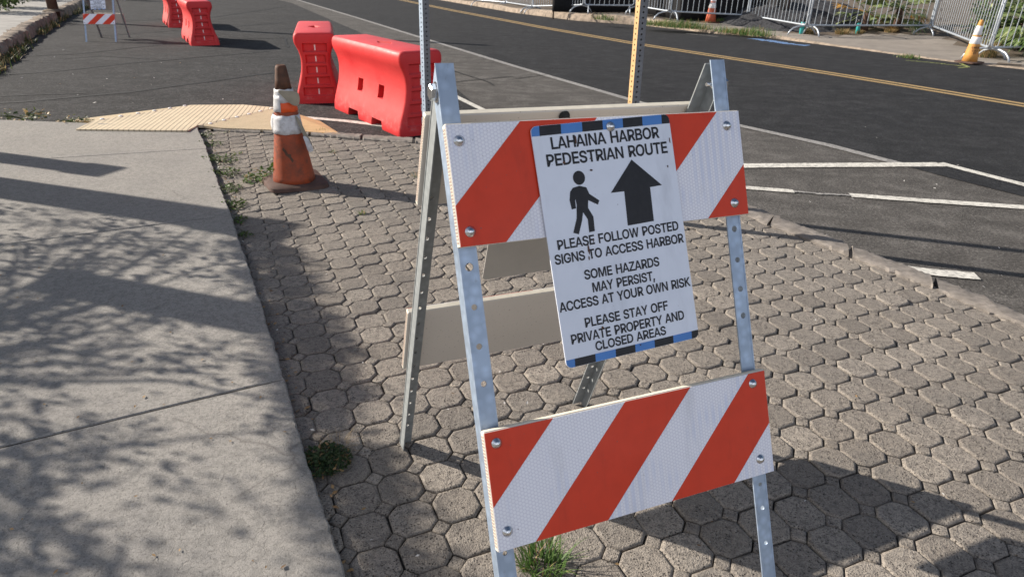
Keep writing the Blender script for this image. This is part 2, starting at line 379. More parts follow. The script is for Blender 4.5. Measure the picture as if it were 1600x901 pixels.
def mat_leaf(name, c, c2, tr=.35):
    n = N(name); ge = n.node('ShaderNodeNewGeometry')
    base = n.mix(ge.outputs['Random Per Island'], c, c2)
    n.col(base).rough(.55).spec(.35)
    t = n.node('ShaderNodeBsdfTranslucent'); n.t.links.new(base, t.inputs[0])
    mx = n.node('ShaderNodeMixShader'); mx.inputs[0].default_value = tr
    n.t.links.new(n.b.outputs[0], mx.inputs[1]); n.t.links.new(t.outputs[0], mx.inputs[2])
    n.t.links.new(mx.outputs[0], n.t.nodes['Material Output'].inputs[0]); return n.m
M['leaf'] = mat_leaf('green_leaf', (.055, .11, .025), (.12, .19, .045))
M['leaf_dark'] = mat_leaf('dark_leaf', (.028, .055, .018), (.05, .085, .028))
M['grass'] = mat_leaf('green_grass', (.05, .12, .025), (.14, .22, .06))
M['grass_dull'] = mat_leaf('dull_weed', (.045, .075, .025), (.11, .13, .05))
M['straw'] = mat_leaf('dry_straw', (.30, .20, .09), (.48, .36, .19))
M['palm'] = mat_leaf('palm_leaf', (.10, .17, .05), (.36, .40, .20))
M['dead_palm'] = mat_leaf('dead_palm_leaf', (.42, .22, .05), (.55, .32, .09))
M['litter'] = mat_plain('pale_litter', (.62, .6, .57), .8, sc=30)
M['leaf_dry'] = mat_leaf('dry_brown_leaf', (.16, .09, .04), (.34, .22, .1), .1)
M['wall'] = mat_plain('plastered_wall', (.5, .47, .43), .9, sc=3)
GLY = json.loads(r'''{"A":[480,[[[16,0],[201,509],[276,509],[463,0],[395,0],[287,302],[280,323],[272,346],[264,372],[255,402],[244,438],[232,478],[245,478],[233,437],[222,402],[213,371],[204,345],[191,302],[85,0]],[[110,142],[110,199],[370,199],[370,142]]]],"B":[456,[[[60,0],[60,509],[241,509],[274,507],[304,501],[329,491],[350,477],[367,461],[381,442],[390,421],[396,398],[398,374],[397,353],[393,336],[387,320],[378,307],[368,295],[356,286],[343,278],[329,272],[315,267],[315,262],[331,260],[347,254],[363,245],[378,234],[391,220],[402,203],[411,184],[416,161],[418,136],[416,111],[410,88],[400,67],[386,48],[368,31],[344,18],[317,8],[284,2],[247,0]],[[125,57],[245,57],[281,60],[309,67],[330,80],[344,96],[353,115],[355,137],[354,153],[350,169],[342,184],[333,197],[320,209],[306,218],[289,225],[269,229],[248,231],[125,231]],[[125,285],[238,285],[256,287],[273,290],[288,296],[302,304],[314,314],[323,326],[330,340],[335,355],[336,372],[333,393],[326,412],[313,429],[294,442],[270,449],[240,452],[125,452]]]],"C":[510,[[[267,-7],[225,-3],[186,7],[150,25],[119,49],[92,79],[70,115],[53,157],[44,203],[40,254],[44,305],[53,352],[70,393],[92,429],[119,459],[150,484],[186,501],[225,512],[267,516],[293,514],[317,511],[340,504],[362,496],[383,485],[402,471],[419,456],[435,438],[448,418],[459,397],[467,373],[473,348],[408,348],[404,365],[397,380],[389,395],[380,407],[369,418],[357,428],[344,437],[330,444],[315,449],[300,453],[284,455],[267,456],[237,453],[209,445],[184,432],[161,414],[141,391],[125,364],[113,332],[106,295],[103,254],[106,213],[113,177],[125,145],[141,117],[161,94],[184,76],[210,63],[237,56],[267,53],[284,54],[300,56],[315,60],[330,65],[344,72],[357,81],[369,90],[380,102],[389,114],[397,128],[404,144],[408,160],[473,160],[467,135],[459,112],[448,91],[435,71],[420,53],[402,38],[383,24],[363,13],[341,5],[317,-2],[293,-6]]]],"D":[502,[[[219,0],[96,0],[96,57],[215,57],[254,60],[288,68],[318,81],[343,99],[363,122],[379,149],[390,181],[397,216],[399,255],[397,294],[390,329],[379,361],[364,388],[344,410],[320,428],[291,441],[258,449],[221,452],[93,452],[93,509],[225,509],[273,505],[315,495],[353,478],[385,455],[412,426],[433,391],[449,351],[458,306],[462,255],[458,205],[449,159],[433,119],[411,83],[384,54],[351,31],[312,14],[268,3]],[[125,509],[125,0],[60,0],[60,509]]]],"E":[419,[[[60,0],[60,509],[372,509],[372,452],[125,452],[125,286],[355,286],[355,229],[125,229],[125,57],[375,57],[375,0]]]],"F":[410,[[[60,0],[60,509],[369,509],[369,452],[125,452],[125,278],[346,278],[346,221],[125,221],[125,0]]]],"G":[520,[[[269,-7],[225,-3],[185,7],[149,25],[118,49],[91,79],[69,116],[53,157],[43,203],[40,254],[43,305],[53,352],[69,393],[91,429],[117,459],[149,484],[184,501],[223,512],[265,516],[291,514],[316,510],[340,504],[363,494],[384,483],[403,469],[421,453],[436,436],[449,416],[460,395],[468,373],[474,349],[408,349],[402,365],[395,379],[387,393],[378,406],[368,417],[356,427],[344,436],[330,443],[300,453],[283,455],[265,456],[236,453],[209,445],[183,432],[160,414],[141,392],[125,364],[113,332],[106,295],[103,254],[106,213],[113,177],[125,145],[141,117],[161,95],[184,76],[210,63],[238,56],[269,53],[296,55],[322,61],[345,71],[365,85],[382,102],[396,123],[407,147],[413,173],[415,202],[434,199],[283,199],[283,256],[478,256],[478,200],[475,160],[466,124],[451,91],[431,62],[406,38],[377,19],[344,5],[308,-4]]]],"H":[517,[[[60,0],[60,509],[125,509],[125,289],[392,289],[392,509],[457,509],[457,0],[392,0],[392,232],[125,232],[125,0]]]],"I":[301,[[[31,0],[31,57],[118,57],[118,452],[31,452],[31,509],[269,509],[269,452],[183,452],[183,57],[269,57],[269,0]]]],"J":[397,[[[185,-7],[143,-2],[106,11],[75,33],[52,63],[38,100],[33,145],[33,173],[98,173],[98,145],[100,117],[108,93],[122,74],[139,61],[160,53],[185,50],[209,53],[230,61],[248,74],[261,93],[269,117],[272,145],[272,509],[336,509],[336,145],[332,100],[318,63],[294,33],[263,11],[227,-2]]]],"K":[466,[[[104,145],[104,216],[128,246],[139,261],[151,275],[162,289],[174,303],[187,317],[199,331],[212,344],[364,509],[448,509],[231,276],[228,276]],[[60,0],[60,509],[125,509],[125,334],[124,225],[125,193],[125,0]],[[372,0],[188,259],[228,309],[449,0]]]],"L":[393,[[[60,0],[60,509],[125,509],[125,57],[361,57],[361,0]]]],"M":[628,[[[60,0],[60,509],[152,509],[277,187],[280,179],[284,170],[287,159],[299,123],[315,71],[319,60],[322,49],[307,49],[311,59],[314,71],[322,95],[334,134],[342,158],[346,169],[349,179],[352,187],[476,509],[568,509],[568,0],[504,0],[504,327],[505,340],[505,383],[506,398],[506,428],[507,443],[507,457],[513,457],[498,409],[492,393],[477,348],[467,322],[463,310],[459,300],[456,291],[342,0],[286,0],[170,291],[167,300],[163,310],[159,321],[155,333],[145,361],[140,376],[134,392],[124,424],[118,441],[112,457],[119,457],[119,444],[120,430],[120,401],[121,386],[121,342],[122,328],[122,0]]]],"N":[524,[[[60,0],[60,509],[136,509],[343,183],[349,174],[355,163],[363,151],[371,137],[379,122],[388,107],[396,90],[405,73],[414,55],[405,54],[403,72],[399,142],[399,509],[463,509],[463,0],[387,0],[202,290],[194,303],[186,317],[177,331],[168,346],[159,363],[148,381],[136,402],[123,425],[108,452],[119,454],[123,363],[124,345],[124,328],[125,313],[125,0]]]],"O":[533,[[[267,-7],[225,-3],[186,7],[150,25],[119,49],[92,79],[70,115],[53,157],[44,203],[40,254],[44,305],[53,352],[70,393],[92,429],[119,459],[150,484],[186,501],[225,512],[267,516],[309,512],[348,501],[384,484],[415,459],[442,429],[464,393],[480,352],[490,305],[493,254],[490,203],[480,157],[464,115],[442,79],[415,49],[384,25],[348,7],[309,-3]],[[267,53],[296,55],[324,63],[349,76],[372,94],[392,116],[408,144],[420,176],[428,213],[430,254],[428,295],[420,332],[408,365],[392,392],[372,415],[349,433],[324,446],[296,453],[267,456],[237,453],[210,445],[184,433],[161,415],[142,392],[125,364],[113,332],[106,295],[103,254],[106,213],[113,176],[125,144],[142,117],[161,94],[184,76],[210,63],[237,55]]]],"P":[444,[[[60,0],[60,509],[235,509],[272,506],[305,499],[332,487],[356,471],[375,452],[390,430],[400,404],[407,377],[409,348],[407,318],[400,291],[390,265],[375,243],[356,223],[332,207],[305,195],[272,188],[235,186],[109,186],[109,242],[233,242],[257,244],[279,248],[297,256],[312,266],[324,279],[333,294],[339,310],[343,328],[344,348],[343,367],[339,385],[333,402],[324,416],[312,428],[297,439],[279,446],[257,451],[232,452],[125,452],[125,0]]]],"Q":[533,[[[245,159],[313,159],[369,85],[384,65],[468,-48],[401,-48],[346,27],[331,46]],[[267,-7],[225,-3],[186,7],[150,25],[119,49],[92,79],[70,115],[53,157],[44,203],[40,254],[44,305],[53,352],[70,393],[92,429],[119,459],[150,484],[186,501],[225,512],[267,516],[309,512],[348,501],[384,484],[415,459],[442,429],[464,393],[480,352],[490,305],[493,254],[490,203],[480,157],[464,115],[442,79],[415,49],[384,25],[348,7],[309,-3]],[[267,53],[296,55],[324,63],[349,76],[372,94],[392,116],[408,144],[420,176],[428,213],[430,254],[428,295],[420,332],[408,365],[392,392],[372,415],[349,433],[324,446],[296,453],[267,456],[237,453],[210,445],[184,433],[161,415],[142,392],[125,364],[113,332],[106,295],[103,254],[106,213],[113,176],[125,144],[142,117],[161,94],[184,76],[210,63],[237,55]]]],"R":[449,[[[60,0],[60,509],[236,509],[273,506],[305,500],[333,489],[356,473],[376,455],[390,433],[401,408],[407,381],[409,352],[407,323],[401,296],[390,271],[376,250],[356,232],[333,217],[305,206],[273,200],[236,198],[96,198],[96,255],[234,255],[258,256],[280,260],[298,267],[313,276],[325,287],[334,300],[340,316],[344,333],[345,352],[344,371],[340,389],[334,405],[325,419],[313,430],[298,440],[279,446],[258,451],[233,452],[125,452],[125,0]],[[353,0],[230,229],[303,229],[428,0]]]],"S":[447,[[[224,-9],[188,-7],[156,-1],[128,9],[102,23],[81,40],[64,60],[51,83],[42,109],[38,137],[104,137],[108,118],[114,102],[123,88],[136,76],[150,66],[166,59],[185,53],[204,50],[224,49],[246,50],[267,54],[286,60],[303,69],[317,79],[329,92],[338,106],[344,122],[346,139],[344,154],[340,168],[332,179],[322,189],[310,197],[296,205],[280,211],[263,217],[184,239],[145,253],[112,269],[86,289],[67,313],[56,341],[52,372],[54,400],[62,425],[75,448],[92,468],[113,484],[138,498],[165,508],[195,514],[227,516],[259,514],[289,508],[316,498],[340,484],[360,468],[377,449],[390,427],[398,403],[401,378],[337,378],[332,402],[320,421],[302,437],[280,449],[254,456],[225,459],[204,457],[185,454],[167,448],[152,440],[139,430],[129,418],[121,405],[117,391],[115,376],[117,359],[122,345],[131,334],[142,324],[155,315],[169,308],[184,302],[198,297],[212,293],[279,275],[295,270],[312,264],[344,248],[359,238],[372,226],[384,213],[395,198],[402,180],[407,161],[408,139],[406,112],[399,87],[386,64],[370,43],[349,25],[323,11],[294,0],[261,-7]]]],"T":[448,[[[32,452],[32,509],[417,509],[417,452],[257,452],[257,0],[193,0],[193,452]]]],"U":[517,[[[259,-8],[220,-6],[186,2],[154,15],[126,33],[103,55],[85,80],[71,108],[63,140],[60,173],[60,509],[124,509],[124,178],[126,155],[132,133],[141,113],[153,95],[169,80],[187,68],[208,59],[232,53],[259,52],[285,53],[309,59],[331,68],[349,80],[364,95],[377,113],[385,133],[391,155],[393,178],[393,509],[457,509],[457,173],[454,140],[446,108],[433,80],[414,55],[391,33],[363,15],[332,2],[297,-6]]]],"V":[480,[[[204,0],[16,509],[84,509],[192,206],[199,187],[207,164],[215,137],[225,106],[236,71],[248,31],[235,31],[247,71],[257,107],[267,138],[276,165],[283,187],[290,206],[395,509],[463,509],[278,0]]]],"W":[686,[[[155,0],[16,509],[82,509],[163,196],[167,179],[172,162],[175,145],[187,94],[190,76],[194,58],[197,40],[189,40],[193,58],[196,76],[200,94],[203,111],[215,162],[220,179],[224,196],[306,509],[380,509],[462,196],[486,94],[494,58],[497,40],[488,40],[492,58],[495,76],[499,94],[503,111],[506,128],[510,145],[515,162],[523,196],[603,509],[670,509],[530,0],[455,0],[368,323],[362,345],[357,368],[351,391],[346,417],[341,445],[336,475],[350,475],[345,446],[340,420],[335,395],[330,371],[318,323],[230,0]]]],"X":[474,[[[18,0],[217,284],[217,236],[29,509],[104,509],[178,400],[188,386],[196,373],[204,361],[211,350],[217,340],[223,329],[230,318],[236,305],[243,292],[232,292],[239,305],[246,317],[252,329],[258,339],[272,361],[280,373],[288,386],[298,400],[374,509],[446,509],[259,239],[259,287],[456,0],[382,0],[292,129],[283,142],[275,154],[268,165],[250,195],[244,206],[237,218],[230,231],[244,231],[238,219],[231,207],[225,196],[213,176],[206,166],[199,155],[191,143],[182,129],[91,0]]]],"Y":[472,[[[203,0],[203,208],[16,509],[91,509],[192,344],[203,327],[213,309],[222,292],[231,274],[240,254],[250,230],[224,230],[233,254],[242,275],[251,293],[260,310],[280,344],[381,509],[455,509],[268,208],[268,0]]]],"Z":[439,[[[42,0],[42,46],[273,385],[295,415],[306,431],[318,446],[329,461],[341,476],[348,454],[327,453],[306,453],[285,452],[40,452],[40,509],[397,509],[397,462],[169,129],[157,113],[146,97],[110,49],[97,33],[90,54],[152,57],[399,57],[399,0]]]],",":[188,[[[38,-119],[68,71],[137,71],[84,-119]]]],".":[188,[[[95,-4],[83,-3],[73,1],[63,9],[55,18],[51,29],[50,41],[51,53],[55,64],[63,73],[73,81],[83,85],[95,87],[107,85],[118,81],[128,73],[135,64],[140,53],[141,41],[140,29],[135,18],[128,9],[118,1],[107,-3]]]],"'":[206,[[[78,318],[70,509],[136,509],[128,318]]]]}''')
OWN = {'A': (480, [(-5, -20), (185, 529), (294, 529), (484, -20), (378, -20), (338, 100), (141, 100), (101, -20)], [(168, 183), (311, 183), (240, 400)]),
       'N': (524, [(40, -20), (40, 529), (146, 529), (382, 150), (382, 529), (484, 529), (484, -20), (378, -20), (142, 359), (142, -20)], None),
       'M': (628, [(40, -20), (40, 529), (182, 529), (314, 150), (446, 529), (588, 529), (588, -20), (492, -20), (492, 380), (358, -20), (270, -20), (136, 380), (136, -20)], None),
       'V': (480, [(-4, 529), (104, 529), (240, 100), (376, 529), (484, 529), (296, -20), (184, -20)], None),
       'W': (686, [(5, 529), (112, 529), (196, 130), (290, 529), (396, 529), (490, 130), (574, 529), (681, 529), (546, -20), (436, -20), (343, 370), (250, -20), (140, -20)], None),
       'K': (466, [(40, -20), (40, 529), (144, 529), (144, 305), (335, 529), (470, 529), (255, 285), (482, -20), (354, -20), (183, 210), (144, 165), (144, -20)], None),
       'Y': (472, [(-4, 529), (110, 529), (236, 300), (362, 529), (476, 529), (288, 200), (288, -20), (184, -20), (184, 200)], None),
       'Z': (439, [(20, -20), (20, 65), (285, 435), (30, 435), (30, 529), (415, 529), (415, 450), (150, 75), (420, 75), (420, -20)], None)}
GLY['I'] = (185, [[(60, 0), (60, 509), (125, 509), (125, 0)]])
# ------------------------------------------------------------------ the setting
ZA = -.05                                           # asphalt level; pavers are at 0, the near pavement at +.03
def flat(pts, z): return [(q.x, q.y, z) for q in pts]
m = MB(); m.face([(-300, -60, -.13), (300, -60, -.13), (300, 300, -.13), (-300, 300, -.13)]); tag(m.build('ground', M['soil']), kind='structure')
# old asphalt lane, one big sheet under everything
def grid(mb, x0, x1, y0, y1, nx, ny, zf, mi=0):
    vs = [(lerp(x0, x1, i/nx), lerp(y0, y1, j/ny)) for j in range(ny+1) for i in range(nx+1)]
    mb.add([(x, y, zf(x, y)) for x, y in vs], [(j*(nx+1)+i, j*(nx+1)+i+1, (j+1)*(nx+1)+i+1, (j+1)*(nx+1)+i) for j in range(ny) for i in range(nx)], mi, True)
m = MB(); grid(m, -60, 40, -20, 90, 1, 1, lambda x, y: ZA); tag(m.build('parking_lane', M['asphalt_old'], fix=False), kind='structure')
# left half is older, greyer, cracked asphalt
def line(pxs, z, ext=True): return [G(x, y, z) for x, y in pxs]
edge_px = [(470, 2), (560, 29), (650, 57), (800, 103), (900, 132), (1000, 161), (1150, 196), (1300, 229), (1410, 258)]
edge = line(edge_px, ZA)
d0 = (edge[0]-edge[1]).normalized()
edge = [edge[0]+d0*60, edge[0]+d0*20] + edge
tail = [(1460, 272), (1530, 292), (1600, 308), (1750, 345)]
road_near = edge + line(tail, ZA)
road_near.append(road_near[-1]+(road_near[-1]-road_near[-2]).normalized()*16)
farcurb_px = [(725, 7), (800, 20), (900, 33), (1000, 40), (1060, 46.5), (1112, 53), (1187, 58), (1250, 66), (1300, 72.5), (1400, 86), (1487, 97.5), (1600, 109), (1800, 136)]
farcurb = line(farcurb_px, ZA)
farcurb.append(farcurb[-1]+(farcurb[-1]-farcurb[-2]).normalized()*16)
d1 = (farcurb[0]-farcurb[1]).normalized(); farc = [farcurb[0]+d1*60, farcurb[0]+d1*15] + farcurb
m = MB()
# road strip between near edge and far kerb, slightly jittered near seam
def resample(pl, n):
    L = [0]
    for a, b in zip(pl, pl[1:]): L.append(L[-1]+(b-a).length)
    out = []
    for i in range(n+1):
        t = L[-1]*i/n; k = 0
        while k < len(L)-2 and L[k+1] < t: k += 1
        u = (t-L[k])/max(1e-9, L[k+1]-L[k]); out.append(pl[k].lerp(pl[k+1], u))
    return out
A_ = resample(road_near, 160); B_ = resample(farc, 160)
for i in range(160):
    m.face([(*A_[i].xy, ZA+.004), (*A_[i+1].xy, ZA+.004), (*B_[i+1].xy, ZA+.004), (*B_[i].xy, ZA+.004)])
tag(m.build('road', M['asphalt_new']), kind='structure')
m = MB()
lp = [G(430, 0, ZA), G(480, 30, ZA), G(620, 110, ZA), G(720, 160, ZA), G(700, 215, ZA)]
m.face([(-40, 4.5, ZA+.003), (.2, 4.5, ZA+.003), (*G(780, 195, ZA).xy, ZA+.003), (*G(690, 120, ZA).xy, ZA+.003), (*G(560, 50, ZA).xy, ZA+.003), (*G(455, 5, ZA).xy, ZA+.003), (-40, 80, ZA+.003)])
tag(m.build('side_lane', M['asphalt_left']), kind='structure')
# painted lines ----------------------------------------------------
def ribbon(mb, pts, w, z, mi=0, jit=0, seg=None):
    pts = [Vector((p_[0], p_[1], 0)) for p_ in pts]
    if seg: pts = resample(pts, seg)
    L, Rr = [], []
    for i, q in enumerate(pts):
        t = (pts[min(i+1, len(pts)-1)]-pts[max(0, i-1)]).normalized(); nn = Vector((-t.y, t.x, 0))
        a = w/2*(1+random.uniform(-jit, jit)); b = w/2*(1+random.uniform(-jit, jit))
        L.append(q+nn*a); Rr.append(q-nn*b)
    for i in range(len(pts)-1): mb.face([(*L[i].xy, z), (*Rr[i].xy, z), (*Rr[i+1].xy, z), (*L[i+1].xy, z)], mi)
m = MB(); ribbon(m, edge, .10, ZA+.0060, jit=.06, seg=260); tag(m.build('road_edge_line', M['edge_paint']), kind='structure')
yl = line([(620, -1), (700, 15.5), (850, 44), (1000, 70), (1150, 93), (1300, 116), (1450, 140), (1600, 165), (1700, 183)], ZA)
dy = (yl[0]-yl[1]).normalized(); yl = [yl[0]+dy*60] + yl + [yl[-1]+(yl[-1]-yl[-2]).normalized()*16]
m = MB()
for s_ in (-1, 1):
    off = []
    for i, q in enumerate(yl):
        t = (yl[min(i+1, len(yl)-1)]-yl[max(0, i-1)]).normalized(); off.append(q+Vector((-t.y, t.x, 0))*.088*s_)
    ribbon(m, off, .095, ZA+.0065, jit=.03, seg=200)
tag(m.build('yellow_double_line', M['yellow_paint']), kind='structure')
m = MB()
ribbon(m, line([(1080, 262), (1155, 260), (1300, 259), (1470, 258)], ZA), .115, ZA+.0065, jit=.05, seg=60)
ribbon(m, line([(1468, 256), (1600, 290), (1750, 330), (2600, 560)], ZA), .085, ZA+.0075, jit=.05, seg=40)
ribbon(m, line([(1060, 285), (1160, 294), (1240, 300)], ZA), .075, ZA+.0065, jit=.05, seg=24)
ribbon(m, line([(1328, 306), (1450, 315), (1600, 325), (1720, 334)], ZA), .085, ZA+.0065, jit=.05, seg=40)
ribbon(m, line([(1420, 422), (1450, 426), (1527, 433)], ZA), .085, ZA+.0065, jit=.05, seg=16)
ribbon(m, line([(470, 184), (540, 190), (620, 200), (700, 212)], ZA), .085, ZA+.0065, jit=.05, seg=20)
ribbon(m, line([(690, 140), (735, 163), (775, 182), (800, 196)], ZA), .07, ZA+.0065, jit=.05, seg=20)
tag(m.build('white_lane_markings', M['white_paint']), kind='structure')
m = MB(); ribbon(m, line([(1240, 300), (1280, 304), (1328, 306)], ZA), .03, ZA+.0070, jit=.5, seg=30)
for a, b, wd in [((800, 20), (860, 25), .05), ((890, 31), (925, 34), .06), ((1072, 53), (1122, 58), .05)]: ribbon(m, line([a, b], ZA), wd, ZA+.0070, jit=.3, seg=12)
tag(m.build('faint_lane_markings', M['edge_paint']), kind='structure')
m = MB(); ribbon(m, line([(1415, 95), (1460, 99), (1512, 105)], ZA), .06, ZA+.0065, jit=.35, seg=20)
ribbon(m, line([(1500, 100), (1514, 105.5), (1497, 107)], ZA), .05, ZA+.0075, jit=.3, seg=8)
tag(m.build('survey_mark', M['lime_paint']), kind='structure')
m = MB(); ribbon(m, line([(1176, 61), (1205, 65), (1235, 69.5), (1262, 72)], ZA), .26, ZA+.0065, jit=.5, seg=26); tag(m.build('blue_survey_mark', M['blue_paint']), kind='structure')
# dark wavering lines and thin cracks across the asphalt
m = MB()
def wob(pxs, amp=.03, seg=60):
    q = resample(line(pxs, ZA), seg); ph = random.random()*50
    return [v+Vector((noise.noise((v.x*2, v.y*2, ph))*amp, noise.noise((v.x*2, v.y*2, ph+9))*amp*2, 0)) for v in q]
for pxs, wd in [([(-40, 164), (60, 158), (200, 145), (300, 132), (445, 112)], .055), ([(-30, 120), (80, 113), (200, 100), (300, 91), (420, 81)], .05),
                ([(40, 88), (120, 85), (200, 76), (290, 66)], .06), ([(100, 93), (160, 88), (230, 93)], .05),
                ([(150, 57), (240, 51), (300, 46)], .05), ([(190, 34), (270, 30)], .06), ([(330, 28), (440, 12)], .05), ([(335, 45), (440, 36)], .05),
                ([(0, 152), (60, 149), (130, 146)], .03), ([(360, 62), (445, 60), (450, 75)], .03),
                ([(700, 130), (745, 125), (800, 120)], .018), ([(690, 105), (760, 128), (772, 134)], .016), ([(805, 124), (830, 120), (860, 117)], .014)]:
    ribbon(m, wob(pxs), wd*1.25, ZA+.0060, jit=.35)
tag(m.build('dark_lines_and_cracks', M['dark_line']), kind='structure')

# near concrete pavement: four slabs with a crumbling right edge ------------
edge_w = [Vector((q.x, q.y, 0)) for q in line([(309, 205), (319, 225), (331, 260), (346, 300), (364, 350), (381, 400), (411, 490), (441, 590), (481, 730), (538, 901)], .0)]
edge_w.append(Vector((-.22, .72, 0))); edge_w.append(Vector((-.02, .1, 0))); edge_w.append(Vector((.2, -.8, 0)))
ew = resample(edge_w, 420)
def crumb(q):
    n1 = noise.noise((q.x*7, q.y*7, 3.1))*.007 + noise.noise((q.x*30, q.y*30, 8.1))*.006 + noise.noise((q.x*90, q.y*90, 1.7))*.003
    return Vector((q.x+n1*.9, q.y+n1*.4, 0))
def near_i(pt): return min(range(len(ew)), key=lambda i: (ew[i].xy-pt.xy).length)
jl = [(G(436, 592, .03), G(0, 697, .03)), (G(340, 338, .03), G(0, 382, .03)), (G(336, 231, .03), G(0, 252, .03))]
idx = [len(ew)-1] + [near_i(a) for a, b in jl] + [0]
lefts = [Vector((-6, -5.2, 0))] + [a+(b-a).normalized()*7 for a, b in jl] + [Vector((-12, 5.62, 0))]
m = MB()
def slab(mb, poly, z, bev, depth, mi=0):
    P2 = [Vector((q[0], q[1])) for q in poly]; n = len(P2)
    area = sum(P2[i].x*P2[(i+1) % n].y-P2[(i+1) % n].x*P2[i].y for i in range(n))
    if area < 0: P2.reverse()
    ins = []
    for i in range(n):
        a = (P2[i]-P2[i-1]).normalized(); b = (P2[(i+1) % n]-P2[i]).normalized(); t = (a+b)
        t = t.normalized() if t.length > 1e-6 else a
        ins.append(P2[i]+Vector((-t.y, t.x))*bev)
    mb.face([(*q, z) for q in ins], mi)
    for i in range(n):
        j = (i+1) % n
        mb.face([(*P2[i], z-bev*.8), (*P2[j], z-bev*.8), (*ins[j], z), (*ins[i], z)], mi)
        mb.face([(*P2[i], depth), (*P2[j], depth), (*P2[j], z-bev*.8), (*P2[i], z-bev*.8)], mi)
gap = .0038
for k in range(4):
    i1, i0 = idx[k], idx[k+1]           # i0 is farther
    seg = [crumb(q) for q in ew[i0:i1+1]]
    a0, a1 = lefts[k+1], lefts[k]
    if k < 3:
        dd = (jl[k][1]-jl[k][0]).normalized(); nn = Vector((dd.y, -dd.x, 0)); nn = nn if nn.y < 0 else -nn
        gg = gap if k == 0 else (.003 if k == 1 else .0022)
        n_ = 60
        far_edge = [seg[0].lerp(Vector((a0.x, a0.y, 0)), t/n_) for t in range(n_, 0, -1)]
        far_edge = [q+nn*gg*(1+noise.noise((q.x*8, q.y*8, 0))*.7) for q in far_edge]; seg[0] = seg[0]+nn*gg
    else: far_edge = [Vector((a0.x, a0.y, 0)), Vector((-4.2, 5.50, 0)), Vector((-3.2, 5.44, 0))]
    if k > 0:
        dd = (jl[k-1][1]-jl[k-1][0]).normalized(); nn = Vector((dd.y, -dd.x, 0)); nn = nn if nn.y > 0 else -nn
        near_edge = [seg[-1].lerp(Vector((a1.x, a1.y, 0)), t/60)+nn*(gap if k == 1 else .003 if k == 2 else .0022)*(1+noise.noise((t*.3, k, 4))*.5) for t in range(1, 61)]
    else: near_edge = [Vector((a1.x, a1.y, 0))]
    slab(m, far_edge+seg+near_edge, .03, .004, -.1)
sidewalk = m.build('sidewalk', M['concrete'], fix=False)
bm = bmesh.new(); bm.from_mesh(sidewalk.data); bmesh.ops.triangulate(bm, faces=[f for f in bm.faces if len(f.verts) > 4]); bm.to_mesh(sidewalk.data); bm.free()
tag(sidewalk, kind='structure')
m = MB()
for k, (a, b) in enumerate(jl): ribbon(m, [a.lerp(b, .004), b+(b-a)*3], (.02, .012, .01)[k], (.026, .0275, .028)[k])
tag(m.build('joint_dirt', M['dirt']), kind='structure')

# interlocking pavers -------------------------------------------------------
kin = line([(330, 203), (430, 207), (545, 215), (650, 222)], .012) + [Vector((.0, 4.95, 0)), Vector((.75, 4.40, 0))] + line([(1161, 331), (1197, 349), (1261, 371), (1304, 388), (1347, 406), (1429, 437), (1520, 474), (1600, 506)], .012)
kout = line([(330, 197), (430, 200.5), (545, 208), (650, 214)], .012) + [Vector((.08, 5.06, 0)), Vector((.85, 4.50, 0))] + line([(1182, 321), (1234, 344), (1285, 362), (1334, 384), (1387, 403), (1440, 422), (1540, 461), (1600, 488)], .012)
kd = (kin[-1]-kin[-3]).normalized(); kin += [kin[-1]+kd*.6, kin[-1]+kd*1.6+Vector((-.1, -.3, 0))]; kout += [kout[-1]+kd*.6, kout[-1]+kd*1.6+Vector((-.1, -.3, 0))]
region = [(q.x, q.y) for q in kin] + [(2.4, -.6), (.2, -.6)] + [(q.x-.03, q.y) for q in reversed(edge_w[:-1])]
PP, PA = .1178, R(23.3); e1 = Vector((math.cos(PA), math.sin(PA))); e2 = Vector((e1.y, -e1.x))
org = Vector((1.1519, 1.6149))
m = MB(); cut = .0275
def paver(mb, c, poly, gapj, bev, tilt, sink=0):
    dz = random.gauss(0, .0016)+sink; tx, ty = random.gauss(0, tilt), random.gauss(0, tilt)
    if random.random() < .04: dz -= .004
    def hz(x, y): return dz + tx*x+ty*y
    def ring(inset, z, jit=0):
        out = []
        for q in poly:
            L_ = q.length; s_ = (L_-inset*1.08)/L_; out.append((q*s_, z, random.gauss(0, jit), random.gauss(0, jit)))
        return [(c.x+q.x+jx, c.y+q.y+jy, hz(q.x, q.y)+zz) for q, zz, jx, jy in out]
    r0 = ring(gapj, -.035); r1 = ring(gapj, -.0052, .0009); r2 = ring(gapj+bev*.6, -.0016, .0008); r3 = ring(gapj+bev*1.25, 0, .0009); n = len(poly)
    base = len(mb.v); mb.v += r0+r1+r2+r3
    for a in range(3):
        for i in range(n):
            mb.f.append((base+a*n+i, base+a*n+(i+1) % n, base+(a+1)*n+(i+1) % n, base+(a+1)*n+i)); mb.m.append(0); mb.sm.append(a > 0)
    mb.f.append(tuple(base+3*n+i for i in range(n))); mb.m.append(0); mb.sm.append(False)
h = PP/2
octo = [e1*x+e2*y for x, y in [(h, h-cut), (h-cut, h), (-(h-cut), h), (-h, h-cut), (-h, -(h-cut)), (-(h-cut), -h), (h-cut, -h), (h, -(h-cut))]][::-1]
sq = [e1*x+e2*y for x, y in [(cut, 0), (0, cut), (-cut, 0), (0, -cut)]][::-1]
def near_region(c):
    return any(inpoly(c.x+dx, c.y+dy, region) for dx, dy in ((0, 0), (.05, 0), (-.05, 0), (0, .05), (0, -.05)))
def drift(c):
    # slow wander of the courses
    return Vector((noise.noise((c.x*.6, c.y*.6, 1))*.02, noise.noise((c.x*.6, c.y*.6, 5))*.02))
